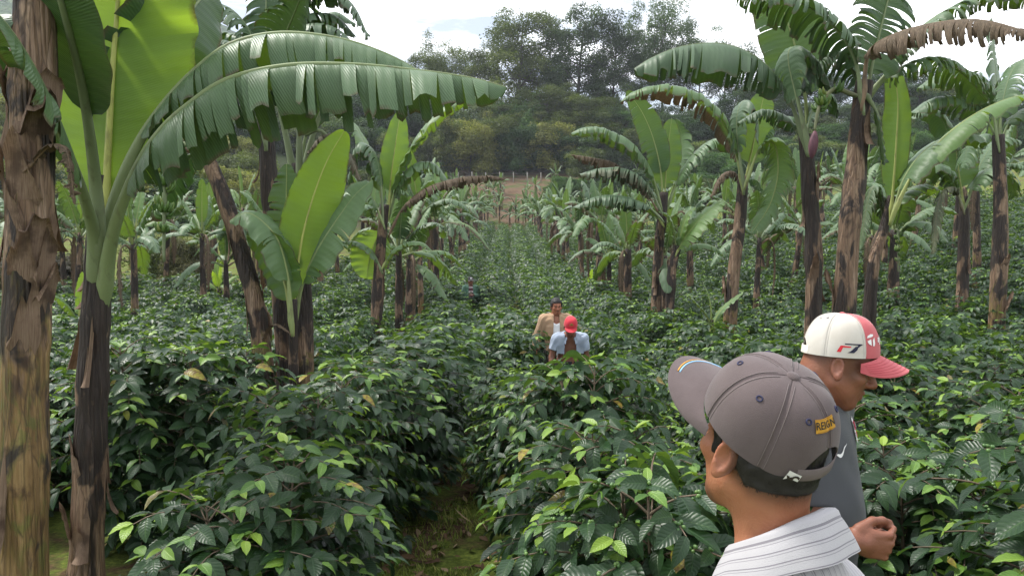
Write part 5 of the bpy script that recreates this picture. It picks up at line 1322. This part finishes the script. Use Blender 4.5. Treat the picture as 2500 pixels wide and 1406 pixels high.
        Fh = (np.arange(len(B))[:, None, None] * 6 + np.array([[0, 1, 3, 2], [2, 3, 5, 4]])[None]).reshape(-1, 4)
        g.add(tf(HM, Q.reshape(-1, 3)), Fh); return g.build('hair', mat, s.root)
# ------------------------------------------------------------------ the five men
def on_surface(man, f, name, mat, verts, faces, o, xd, yd, off=.002, parent=None):
    """Lay flat artwork on the surface f = 0 (person's frame): o centre in front of it, xd / yd the reader's right and up."""
    xd, yd = unit(np.asarray(xd, float)), unit(np.asarray(yd, float)); n = np.cross(xd, yd); v = np.asarray(verts, float)
    p = np.asarray(o, float) + v[:, :1] * xd + v[:, 1:] * yd + n * .12
    for _ in range(40): p = p - n * np.clip(f(p) - off, -.02, .03)[:, None] * .8
    return raw_obj(name, man.w(p), faces, mat, parent or man.root)
def collar(man, mat, r=(.085, .080), stand=.035, fall=.055, open_=.5, back=.030, front=-.045, flare=.028, c=None, tilt=None, th=.003, gap=0.0, a=None):
    """Shirt collar: a stand round the neck folding over into a pointed fall."""
    J = man.J; c = J['neck'] + [.012, 0, -.025] if c is None else c; ph = np.linspace(open_, 2 * np.pi - open_, 61); q = (1 - np.cos(ph)) / 2      # 0 front, 1 back
    base = np.stack([r[0] * np.cos(ph), r[1] * np.sin(ph), front + (back - front) * q], -1) + c
    o = np.stack([np.cos(ph), np.sin(ph), 0 * ph], -1)
    rows, acr = [], []
    for t in np.linspace(0, 1, 7): rows.append(base + [0, 0, stand * t] - o * (.010 * t)); acr.append(stand * t)
    top = rows[-1]; pt = 1 + .55 * np.clip((.35 - q) / .35, 0, 1)
    for t in np.linspace(.06, 1, 14):
        rows.append(top + o * (flare * (t ** .6) + .004)[None] if False else top + o * (flare * t ** .6 + .003) + np.array([0, 0, 1.0]) * (.006 * math.sin(min(1, t * 5) * np.pi) - fall * t * pt)[:, None] * 1.0)
        acr.append(stand + fall * t)
    Q = np.stack(rows, 1); Q = Q + (.0025 * np.sin(ph * 7 + 1) * np.linspace(0, 1, Q.shape[1])[:, None]).T[..., None] * o[:, None]
    g = G(); A = np.broadcast_to(np.array(acr)[None], Q.shape[:2]) + .02
    sh = Q.shape; g.grid(man.w(Q.reshape(-1, 3)).reshape(sh), a=A)
    Q2 = Q.copy(); Q2[:, 7:] -= o[:, None] * th; Q2[:, :7] -= o[:, None] * th
    g.grid(man.w(Q2.reshape(-1, 3)).reshape(sh), a=A, flip=True)
    for e in (0, -1): g.grid(man.w(np.stack([Q[e], Q2[e]], 1).reshape(-1, 3)).reshape(sh[1], 2, 3), a=.02)
    g.grid(man.w(np.stack([Q[:, -1], Q2[:, -1]], 1).reshape(-1, 3)).reshape(sh[0], 2, 3), a=.02)
    return g.build('collar', mat, man.root)
def button_row(man, f, mat, pts, r=.006):
    for p in pts:
        th = np.linspace(0, 2 * np.pi, 9)[:-1]; v = np.concatenate([[[0, 0]], np.stack([r * np.cos(th), r * np.sin(th)], -1)])
        on_surface(man, f, 'button', mat, v, [(0, 1 + i, 1 + (i + 1) % 8) for i in range(8)], p, (0, 1, 0), (0, 0, 1), .004)

def men():
    MAT['hair'] = m_plain('black_hair', (.014, .012, .012), .55, .4); MAT['eye'] = m_plain('dark_eye', (.02, .015, .012), .2, .5)
    white = m_cloth('white_thread', (.78, .77, .76), scale=300); metal = m_plain('buckle_metal', (.45, .42, .36), .35, .6)
    # ---- the man in front, seen from behind over his left shoulder
    th = rad(52); hp = P(1858, 1088, 1.25); yaw = math.pi - th; R = np.array([math.cos(yaw), math.sin(yaw)])
    gx = hp[:2] - R * .075; m = Man('man in a faded grey-brown cap and white striped shirt seen from behind', (gx[0], gx[1], T1(*gx)), yaw, 1.0, (.36, .155, .085))
    zh = hp[2] - T1(*gx); m.J['head'] = np.array([.075, 0, zh]); dz = zh - 1.555
    for k in ('neck', 'shol', 'shor', 'chest', 'belly', 'elbl', 'elbr'): m.J[k] = m.J[k] + [.040, 0, dz]
    m.J['neck'] += [.0, 0, -.012]
    for c in 'lr': m.J['sho' + c] = m.J['sho' + c] + [0, -.058 if c == 'l' else .050, -.105]; m.J['elb' + c] = m.J['elb' + c] + [0, -.045 if c == 'l' else .045, -.06]
    m.J['chest'] -= [0, 0, .085]; m.cw = .84; m.nr = .90
    m.head_rot = (rad(-14), rad(10), rad(2))
    def b1(q): return np.clip(.5 * sstep(-.075, -.10, q[:, 2]) * sstep(.02, .05, q[:, 0]) + .75 * sstep(-.075, -.035, q[:, 2] - .6 * np.clip(q[:, 0] + .05, 0, 1)) * sstep(.0, -.03, q[:, 0]), 0, .9)
    m.body(.0034, b1)
    def hr(p):      # hair shows below the cap: nape, behind the ears, sideburns
        nape = s_max(-.040 - p[:, 2] + 1.0 * np.clip(p[:, 0] + .045, 0, .1), p[:, 0] + .022, .01)
        burn = np.maximum.reduce([p[:, 0] - .040, .012 - p[:, 0], -.022 - p[:, 2]])
        top = -(p[:, 2] - .022 - .25 * p[:, 0])
        return np.minimum(np.minimum(nape, burn), top)
    capm = m_cloth('faded_grey_cotton', (.120, .094, .094), (.086, .066, .066), 700, .95, .8)
    dk = m_cloth('dark_seam_thread', (.10, .08, .085), scale=300); lt = m_cloth('light_seam_thread', (.20, .165, .16), scale=300); blue = m_plain('blue_eyelet_thread', (.03, .032, .075))
    cap = Cap(m.headM() @ mat4((-.006, 0, .036), rad(14), rad(22), rad(-12)), .112, .094, .111, (.046, .052), .66)
    CI = np.array((m.W.inverted() @ m.headM()).inverted()); cl = (m.headM().inverted() @ cap.M).inverted()
    def hr2(p):
        q = tf(cl, p); out = np.where((np.abs(q[:, 1]) < .05) & (q[:, 0] < -.05), q[:, 2] - .060, q[:, 2] - .006)
        return np.maximum(hr(p), out)
    m.hair(MAT['hair'], hr2, .0045, .003, .0016)
    ob = cap.crown(m.root, [capm], parts=('cap_crown',))[0]
    cap.brim(ob, capm, .088, 4.0, .24, 66, full=.36); cap.button(ob, capm, .0105); cap.seams(ob, lt, .0042); cap.eyelets(ob, blue); cap.strap(ob, m_plain('brown_strap', (.13, .105, .10), .7), metal)
    yel = m_cloth('yellow_patch', (.52, .27, .025), scale=400); blk = m_plain('dark_lettering', (.035, .028, .02))
    cap.decal(ob, 'patch', yel, *rect_grid(.040, .0185, 14, 4), math.pi - .10, .56, .0022, rad(1))
    cap.decal(ob, 'lettering', blk, *text_art('REIGN', .0142, .0, .00022), math.pi - .10, .56, .0032, rad(1))
    for yy, w_ in ((.0080, .036), (-.0080, .036)): cap.decal(ob, 'stitching', m_plain('gold_stitching', (.35, .17, .02)), *rect_grid(w_, .0009, 10, 2), math.pi - .10, .56 + yy / (cap.h * 1.25), .003, rad(1))
    cap.decal(ob, 'tag', white, *rect_grid(.021, .021, 5, 5), math.pi - .60, .02, .0034, rad(-14))
    V1, F1 = text_art('C', .016, .0, .0009); cap.decal(ob, 'tag_mark', blk, V1 + [.0035, .001], F1, math.pi - .60, .02, .0042, rad(-14))
    V1, F1 = text_art('x', .015, .0, .0012); cap.decal(ob, 'tag_mark', blk, V1 - [.0045, 0], F1, math.pi - .60, .02, .0042, rad(-14))
    # pale-blue and orange piping printed across the brim tip
    S = cap.S
    for k, mt in ((12.0, m_plain('orange_trim', (.62, .30, .05))), (11.2, m_plain('sky_blue_trim', (.30, .52, .72)))):
        i0, i1 = 10, 27; k0 = int(k); line = S[i0:i1, k0] * (1 - (k - k0)) + S[i0:i1, k0 + 1] * (k - k0); tail = spline([line[0], S[i0 - 1, k0 + 1], S[i0 - 2, 14]], 4)
        g = G(); g.tube(np.concatenate([tail[::-1][:-1], line]) + [0, 0, .0006], .0016, 5, sq=.5); cap.put(g, 'trim_stripe', mt, ob)
    # shirt
    shirt = m_cloth('striped_shirt', (.40, .39, .405), (.36, .35, .365), 500, .85, .3, (.0155, (.19, .18, .20)))
    up = lambda: [m.torso()] + [union(m.arm(c, 'elb', .012), .02) for c in 'lr']
    zn = m.J['neck'][2]
    cut = lambda p: np.maximum(np.minimum(p[:, 2] - (zn - .09), .078 - np.linalg.norm((p - m.J['neck'] - [.012, 0, 0])[:, :2], axis=1)), .80 - p[:, 2])
    m.shell('shirt', shirt, up(), .0055, .015, .004, cut, .0028, .05, a=lambda V: V[:, 1] + .12 * V[:, 2] + 1.0)
    collar(m, shirt, (.080, .074), .036, .060, .42, .040, -.055, .044, c=m.J['neck'] + [.010, 0, 0])
    m.shell('trousers', m_cloth('dark_trousers', (.03, .032, .04)), [m.legs(.004), m.torso()], .009, .014, .003, lambda p: np.maximum(p[:, 2] - 1.0, .07 - p[:, 2]), .003)
    # ---- the man in the red and white cap, in profile
    hp = P(2046, 884, 2.32); yaw = rad(-46); R = np.array([math.cos(yaw), math.sin(yaw)]); gx = hp[:2] - R * .06 - np.array([.045, 0])
    m = Man('man in a red and white cap and dark grey sports shirt in profile', (gx[0], gx[1], T1(*gx)), yaw, 1.045, (.255, .108, .066))
    Wi = m.W.inverted(); Ri = np.array(Wi)[:3, :3]; loc = lambda px, py, d: tf(Wi, P(px, py, d))
    zh = hp[2] - T1(*gx); hl = tf(Wi, hp); dz = zh - m.J['head'][2]
    for k in ('neck', 'shol', 'shor', 'chest', 'belly'): m.J[k] = m.J[k] + [0, 0, dz + .045]
    m.J['head'] = hl; m.fat = .016
    m.J['elbr'] = loc(1880, 1292, 2.20); m.J['wrir'] = loc(2082, 1318, 2.06); m.J['elbl'] = loc(2035, 1255, 2.68); m.J['wril'] = loc(2042, 1272, 2.43)
    m.hand = {'r': dict(back=Ri @ np.array([-.15, -1, -.12]), bend=Ri @ np.array([1.3, .1, -.35]), curl=(1.25, 1.3, 1.35, 1.4), thumb=.9), 'l': dict(back=Ri @ np.array([.2, 1, .3]), bend=Ri @ np.array([1.2, -.2, -.2]), curl=(.5, .6, .8, .9))}
    m.head_rot = (rad(31), rad(-19), rad(0)); m.headkw = dict(nose=1.02, fat=.004)
    def b2(q):
        buzz = .62 * sstep(-.050, -.005, q[:, 2] + .2 * q[:, 0]) * sstep(.075, .035, q[:, 0]) * (1 - np.exp(-(((q[:, 0] + .01) / .03) ** 2 + ((q[:, 2] + .012) / .040) ** 2)))
        mou = .5 * np.exp(-(((q[:, 0] - .095) / .016) ** 2 + ((q[:, 2] + .054) / .008) ** 2 + (q[:, 1] / .03) ** 2))
        return np.clip(buzz + mou + .16 * sstep(-.06, -.10, q[:, 2]) * sstep(0, .05, q[:, 0]), 0, 1)
    m.body(.0035, b2)
    redm = m_cloth('faded_red_cotton', (.47, .095, .11), (.55, .17, .17), 700, .9, .6); wht = m_cloth('white_cotton', (.58, .55, .50), (.48, .43, .36), 700, .9, .6)
    cap = Cap(m.headM() @ mat4((-.004, 0, .026), 0, rad(17)), .110, .091, .122, (.04, .045), .60)
    fr, bk = cap.crown(m.root, [redm, wht], rad(58), ('cap_front', 'cap_crown'))
    cap.brim(fr, redm, .082, 6.0, .46, 66, full=.5, stitch= m_plain('brim_thread', (.40, .06, .075))); cap.button(bk, redm, .009); cap.strap(bk, wht)
    for k in range(2): pass
    cap.seams(bk, m_cloth('seam_thread', (.55, .52, .48), scale=300), .0030)
    navy = m_plain('navy_print', (.02, .02, .045)); red2 = m_plain('red_print', (.62, .03, .045))
    kx = lambda pl: [((x - 800) * .000222, (525 - y) * .000222) for x, y in pl]
    cap.decal(bk, 'emblem_red', red2, *poly_art(kx([(638, 570), (682, 502), (722, 502), (688, 570)]), kx([(690, 500), (815, 506), (803, 519), (690, 519)])), -1.46, .155, .0016)
    cap.decal(bk, 'emblem_navy', navy, *poly_art(kx([(733, 476), (964, 476), (957, 490), (733, 487)]), kx([(905, 488), (962, 478), (905, 515), (880, 512)]), kx([(905, 505), (890, 540), (848, 574), (765, 574), (800, 560), (868, 505)])), -1.46, .155, .0016)
    V1, F1 = text_art('aylorMade', .024, .28, .0006, .9); V1 = V1 + [.016, 0]
    cap.decal(fr, 'lettering', white, V1, F1, -.20, .30, .0018)
    tm = lambda pl: [(x, y) for x, y in pl]
    cap.decal(fr, 'lettering', white, *poly_art(tm([(-.066, .004), (-.062, .010), (-.052, .014), (-.043, .013), (-.046, .008), (-.056, .005)]), tm([(-.066, -.004), (-.054, .001), (-.054, -.015), (-.062, -.011)]), tm([(-.050, -.016), (-.049, -.002), (-.042, .005), (-.042, -.010), (-.045, -.016)])), -.20, .30, .0018)
    cap.decal(bk, 'back_mark', navy, *poly_art([(-.012, -.002), (.0, -.0005), (.0, .0015), (-.012, .0005)], [(.012, .003), (.018, .008), (.016, .012), (.011, .006)]), -2.55, .66, .0016)
    grey = m_cloth('grey_sports_fabric', (.062, .066, .074), (.048, .051, .058), 900, .6, .4)
    tor = m.torso(); cutn = m.J['neck']
    cut = lambda p: np.maximum(np.minimum(p[:, 2] - (cutn[2] - .12), .086 - np.linalg.norm((p - cutn - [.018, 0, 0])[:, :2] * [.9, 1], axis=1)), .86 - p[:, 2])
    shf = union([tor] + [union(m.arm(c, 'elb', .012), .02) for c in 'lr'], .05)
    sl = lambda p: np.minimum.reduce([((p - m.J['elb' + c]) @ unit(m.J['sho' + c] - m.J['elb' + c])) - .07 + 9 * (np.linalg.norm(p - m.J['elb' + c], axis=1) > .19) for c in 'lr'])
    m.shell('sports_shirt', grey, [shf], .006, .013, .003, lambda p: np.maximum(cut(p), -sl(p)), .0018, .05)
    ring = np.linspace(0, 2 * np.pi, 49); rp = np.stack([.012 + .088 * np.cos(ring), .086 * np.sin(ring), -.006 - .045 * np.cos(ring)], -1) + cutn
    def snap(p, off):
        for _ in range(30): p = p - unit(p - cutn * [1, 1, 0] - np.array([0, 0, 1]) * p[:, 2:]) * np.clip(shf(p) - off, -.01, .01)[:, None]
        return p
    g = G(); g.tube(m.w(rp + np.array([0, 0, .012]) * (1 - np.cos(ring))[:, None] * .9), .0045, 6, cap=False); g.build('neck_cord', m_plain('red_cord', (.60, .03, .06)), m.root)
    sh = [(-.019, .026), (-.010, .030), (0, .026), (.010, .030), (.019, .026), (.021, -.002), (.014, -.022), (0, -.033), (-.014, -.022), (-.021, -.002)]
    bo = np.array([.12, .080, cutn[2] - .105])
    s_ = lambda k: [(x * k, y * k) for x, y in sh]
    on_surface(m, shf, 'crest', m_plain('crest_white', (.80, .78, .78)), *poly_art(s_(1.25)), bo, (0, 1, 0), (0, 0, 1), .0165)
    on_surface(m, shf, 'crest', m_plain('crest_red', (.55, .03, .07)), *poly_art([(-.019, .026), (.019, .026), (.020, .002), (-.020, .002)], [(-.019, -.003), (-.011, -.003), (-.009, -.020), (-.015, -.016)], [(-.004, -.003), (.004, -.003), (.003, -.026), (-.003, -.026)], [(.011, -.003), (.019, -.003), (.015, -.016), (.009, -.020)]), bo, (0, 1, 0), (0, 0, 1), .0185)
    V1, F1 = text_art('US', .020, 0, .0006); on_surface(m, shf, 'crest', white, V1 + [0, .014], F1, bo, (0, 1, 0), (0, 0, 1), .0205)
    t_ = np.linspace(0, 1, 15); low = np.stack([-.026 + .056 * t_, -.012 * np.sin(np.pi * np.clip(t_ * 1.5, 0, 1)) * (t_ < .67) + .030 * np.clip(t_ - .2, 0, 1) ** 1.4], -1); upc = low + np.stack([0 * t_, .0105 * np.sin(np.pi * t_ ** .55) ** 1.1], -1)
    on_surface(m, shf, 'swoosh', white, np.concatenate([low, upc]), [(i, i + 1, 16 + i, 15 + i) for i in range(14)], (.12, -.052, cutn[2] - .150), (0, 1, .1), (0, -.1, 1), .0165)
    m.shell('trousers', m_cloth('charcoal_trousers', (.035, .036, .042)), [m.legs(.004), tor], .009, .014, .003, lambda p: np.maximum(p[:, 2] - 1.02, .07 - p[:, 2]), .003)
    # ---- the three men further down the rows, facing us
    def facing(label, px, py, d, H, skin, yaw=-90, **kw):
        hp = P(px, py, d); y = rad(yaw); R = np.array([math.cos(y), math.sin(y)]); fw = kw.get('fw', .03)
        gx = hp[:2] - R * fw; g = T1(*gx); m = Man(label, (gx[0], gx[1], g), y, H, skin); hl = tf(m.W.inverted(), hp); dz = hl[2] - m.J['head'][2]
        for k in ('neck', 'shol', 'shor', 'chest', 'belly', 'elbl', 'elbr'): m.J[k] = m.J[k] + [0, 0, dz]
        m.J['head'] = hl
        for c in 'lr': m.J['sho' + c] = m.J['sho' + c] - [0, 0, .02]
        return m
    def open_shirt(m, name, mat, w0, w1, hem, sleeve, off=.016, amp=.006, x0=.02, collar_kw=None, long=False):
        fs = [m.torso()] + [union(m.arm(c, 'wri' if long else 'elb', .004), .02) for c in 'lr']
        base = union(fs, .05); zt = m.J['neck'][2]
        def cut(p):
            w = w0 + (w1 - w0) * np.clip((zt - p[:, 2]) / .5, 0, 1); op = np.minimum(w - np.abs(p[:, 1] - .0), p[:, 0] - x0)
            nk = np.minimum(p[:, 2] - (zt - .12), .080 - np.linalg.norm((p - m.J['neck'])[:, :2] - [.012, 0], axis=1))
            arm = np.full(len(p), -1.0)
            for c in 'lr':
                j = m.J['wri' + c] if long else m.J['elb' + c]; up = m.J['elb' + c] if long else m.J['sho' + c]; ax = unit(up - j); lim = .02 if long else sleeve
                arm = np.maximum(arm, np.where(np.linalg.norm(p - j, axis=1) < .17, lim - (p - j) @ ax, -1))
            return np.maximum.reduce([op, nk, hem - p[:, 2], arm])
        m.shell(name, mat, [base], .0065, off, .004, cut, amp, .05)
        collar(m, mat, **(collar_kw or {}))
        return base
    def slacks(m, col): m.shell('trousers', m_cloth('work_trousers', col), [m.legs(.006), m.torso()], .010, .013, .003, lambda p: np.maximum(p[:, 2] - .98 * m.H, .07 - p[:, 2]), .004)
    # tan shirt
    m = facing('dark-haired man with a moustache in an open tan shirt over a white undershirt', 1358, 748, 11.9, 1.02, (.33, .135, .075))
    m.head_rot = (rad(10), rad(-6), 0); m.J['elbr'] += [-.02, -.05, 0]; m.J['wrir'] = m.J['elbr'] + np.array([.10, -.03, -.22]); m.J['elbl'] += [0, .03, 0]; m.J['wril'] = m.J['elbl'] + np.array([.12, 0, -.2])
    m.body(.006, lambda q: np.clip(.75 * np.exp(-(((q[:, 0] - .095) / .018) ** 2 + ((q[:, 2] + .053) / .009) ** 2 + (q[:, 1] / .034) ** 2)) + .2 * sstep(-.06, -.09, q[:, 2]) * sstep(0, .05, q[:, 0]), 0, 1))
    m.hair(MAT['hair'], lambda p: np.minimum(-(p[:, 2] - .050 - .30 * np.clip(p[:, 0] - .02, -.05, .1)), np.maximum(p[:, 0] - .035, -(p[:, 2] + .005))), .014, .006, .004)
    tan = m_cloth('tan_work_shirt', (.40, .265, .165), (.30, .185, .11), 300, .9, .5); vest = m_cloth('white_undershirt', (.78, .78, .80), scale=300)
    zt = m.J['neck'][2]
    m.shell('undershirt', vest, [m.torso()], .007, .017, .002, lambda p: np.maximum(p[:, 2] - (zt - .125 + .5 * np.abs(p[:, 1])), .9 - p[:, 2]), .001)
    bs = open_shirt(m, 'shirt', tan, .040, .062, .88, .05, .024, collar_kw=dict(open_=.62, r=(.088, .085), fall=.062, flare=.032, back=.02, front=-.055), long=True)
    for sg in (1, -1):
        on_surface(m, bs, 'pocket', tan, *rect_grid(.105, .11, 6, 6), (.15, .105 * sg, zt - .21), (0, 1, 0), (0, 0, 1), .027); on_surface(m, bs, 'pocket_flap', m_cloth('tan_flap', (.44, .30, .19)), *rect_grid(.115, .035, 6, 3), (.15, .105 * sg, zt - .155), (0, 1, 0), (0, 0, 1), .031)
    slacks(m, (.10, .085, .07))
    # red cap, open blue shirt
    m = facing('stooping man in a red cap and open light blue shirt with bare chest', 1393, 797, 10.5, 1.0, (.33, .14, .085), fw=.17)
    J = m.J; J['neck'] = J['head'] + [-.085, 0, -.115]; J['chest'] = J['neck'] + [-.055, 0, -.17]; J['belly'] = J['chest'] + [-.03, 0, -.19]; m.fat = .012
    for c, sg in (('l', 1), ('r', -1)): J['sho' + c] = J['neck'] + [-.0, .180 * sg, -.065]
    J['elbl'] = J['shol'] + [-.01, .05, -.26]; J['wril'] = J['elbl'] + [.10, .0, -.21]; J['elbr'] = J['shor'] + [.0, -.07, -.25]; J['wrir'] = J['elbr'] + [.12, -.02, -.2]
    m.head_rot = (0, rad(-38), 0)
    m.body(.006, lambda q: np.clip(.55 * sstep(-.045, -.08, q[:, 2]) * sstep(.0, .05, q[:, 0]) + .7 * sstep(.02, .0, q[:, 0]) * sstep(-.05, -.02, q[:, 2]), 0, 1))
    cap = Cap(m.headM() @ mat4((-.004, 0, .026), 0, rad(14)), .112, .094, .118); redb = m_cloth('red_cotton', (.56, .035, .055), (.62, .07, .085), 400)
    ob = cap.crown(m.root, [redb], parts=('cap_crown',))[0]; cap.brim(ob, redb, .076, 3.5, .18, 64); cap.button(ob, redb)
    gold = m_plain('gold_emblem', (.38, .26, .05)); grn = m_plain('green_emblem', (.10, .13, .04))
    cap.decal(ob, 'emblem', gold, *poly_art([(-.030, -.012), (.030, -.012), (.022, .000), (-.022, .000)], [(-.016, .001), (.016, .001), (.010, .014), (-.010, .014)], [(-.004, .014), (.004, .014), (0, .022)]), 0, .36, .002)
    V1, F1 = text_art('HR', .020, 0, .001); cap.decal(ob, 'emblem', grn, V1, F1, 0, .36, .0032)
    blu = m_cloth('light_blue_chambray', (.37, .43, .53), (.28, .34, .44), 300, .9, .6); zt = J['neck'][2]
    bs = open_shirt(m, 'shirt', blu, .072, .100, J['belly'][2] - .22, .10, .017, .007, x0=J['chest'][0] + .02, collar_kw=dict(open_=.62, r=(.088, .088), fall=.062, flare=.036, back=.02, front=-.055))
    for sg in (1, -1):
        on_surface(m, bs, 'pocket', blu, *rect_grid(.10, .10, 6, 6), (J['chest'][0] + .16, .135 * sg, zt - .21), (0, 1, 0), (0, 0, 1), .030); on_surface(m, bs, 'pocket_flap', m_cloth('blue_flap', (.33, .39, .49)), *rect_grid(.11, .035, 6, 3), (J['chest'][0] + .16, .135 * sg, zt - .16), (0, 1, 0), (0, 0, 1), .034)
    slacks(m, (.02, .02, .024))
    # green jacket, far off
    m = facing('man far down the row in a green jacket, striped maroon shirt and dark cap', 1149, 686, 23.6, 1.0, (.24, .10, .065), yaw=-84)
    m.J['elbl'] += [.04, .05, 0]; m.J['wril'] = m.J['chest'] + np.array([.30, .06, -.10]); m.J['elbr'] += [0, -.04, 0]; m.J['wrir'] = m.J['elbr'] + np.array([.14, .06, -.22])
    m.hand = {'l': dict(back=(.2, .6, .8))}; m.head_rot = (rad(4), rad(-12), 0)
    m.body(.008, lambda q: .5 * sstep(-.05, -.08, q[:, 2]) * sstep(.0, .05, q[:, 0]))
    cap = Cap(m.headM() @ mat4((-.004, 0, .026), 0, rad(15)), .112, .094, .112); dkc = m_cloth('dark_cap_cotton', (.06, .055, .055)); lg = m_cloth('pale_brim_cotton', (.22, .20, .19))
    ob = cap.crown(m.root, [dkc], parts=('cap_crown',))[0]; cap.brim(ob, lg, .074, 4, .16, 64); cap.button(ob, dkc); cap.decal(ob, 'cap_label', white, *rect_grid(.06, .026, 8, 3), 0, .34, .002)
    n = N('striped_knit'); z = n.sep(n.obj())[2]; zt = m.J['neck'][2]
    band = n.ramp(n.math('SUBTRACT', z, zt - .40), [(.19, (.085, .04, .055)), (.20, (.55, .48, .50)), (.235, (.55, .48, .50)), (.245, (.085, .04, .055)), (.33, (.085, .04, .055)), (.34, (.55, .48, .50)), (.375, (.55, .48, .50)), (.385, (.10, .05, .065))]); n.surf(band, .9, .2)
    m.shell('striped_shirt', n.m, [m.torso()], .009, .009, .002, lambda p: np.maximum(p[:, 2] - zt + .03, .9 - p[:, 2]), .002)
    open_shirt(m, 'jacket', m_cloth('green_jacket', (.085, .165, .115), (.055, .11, .08), 200, .85, .5), .06, .085, .82, .05, .018, .006, collar_kw=dict(open_=.8, r=(.092, .09), fall=.06, flare=.03), long=True)
    slacks(m, (.10, .11, .09))
# ------------------------------------------------------------------ ground cover on the path
def path_cover():
    rng = np.random.default_rng(77)
    n = N('grass_blades'); t = n.attr('tint'); n.surf(n.ramp(t, [(0, (.06, .10, .02)), (.6, (.22, .28, .04)), (1, (.36, .32, .10))]), .6, .3); n.translucent((.2, .3, .05), .25); MAT['grass'] = n.m
    g = G(); N_ = 13000
    x = -.42 + rng.normal(0, .34, N_); y = 2.2 + 7.5 * rng.random(N_) ** 1.4
    patch = np.sin(x * 5 + 2 * np.sin(y * 3)) + np.sin(y * 4.3 + x * 2) > -.35
    x, y = x[patch], y[patch]; M = len(x); z = terrain(x, y)
    a = rng.uniform(0, 6.28, M); h = rng.uniform(.012, .045, M) * rng.choice([1, 1, 1.8], M); ln = rng.uniform(.3, 1.2, M) * h; w = rng.uniform(.002, .006, M)
    d = np.stack([np.cos(a), np.sin(a), 0 * a], -1); s = np.stack([-np.sin(a), np.cos(a), 0 * a], -1); b = np.stack([x, y, z], -1)
    rows = [(0, 0, 1), (.35, .6, .8), (1, 1, .08)]
    V = np.stack([np.stack([b + d * (ln * q)[:, None] + np.array([0, 0, 1]) * (h * v)[:, None] + s * (sg * w * k)[:, None] for sg in (-1, 1)], 1) for q, v, k in rows], 1)
    F = (np.arange(M)[:, None, None] * 6 + np.array([[0, 1, 3, 2], [2, 3, 5, 4]])[None]).reshape(-1, 4)
    g.add(V, F, None, np.repeat(rng.random(M), 6)); tag(g.build('grass', MAT['grass']), 'short mossy grass on the narrow path between the coffee rows', 'grass', kind='stuff')
    n = N('leaf_litter'); t = n.attr('tint'); n.surf(n.ramp(t, [(0, (.045, .025, .015)), (.5, (.15, .09, .05)), (1, (.36, .27, .17))]), .85, .2); MAT['litter'] = n.m
    g = G(); M = 800; px = -.42 + rng.normal(0, .55, M); py = 2.0 + 9 * rng.random(M) ** 1.2
    pos = np.stack([px, py, terrain(px, py) + rng.uniform(.008, .03, M)], -1); a = rng.uniform(0, 6.28, M)
    coffee_leaves(g, pos, np.stack([np.cos(a), np.sin(a), rng.normal(0, .2, M)], -1), np.stack([rng.normal(0, .3, M), rng.normal(0, .3, M), 1 + 0 * a], -1), rng.uniform(.05, .13, M) * rng.choice([1, 1, 1.9], M), rng.uniform(.02, .05, M), rng.uniform(-.5, .5, M), rng.random(M), rng, 5, 3)
    tag(g.build('fallen_leaves', MAT['litter']), 'dry brown leaves fallen on the narrow path', 'leaf litter', kind='stuff')
banana_mats()
build_ground()
far_hill(); woods(); fence()
hero_plants()
wild_plants()
coffee_field(); path_cover()
men()
haze()
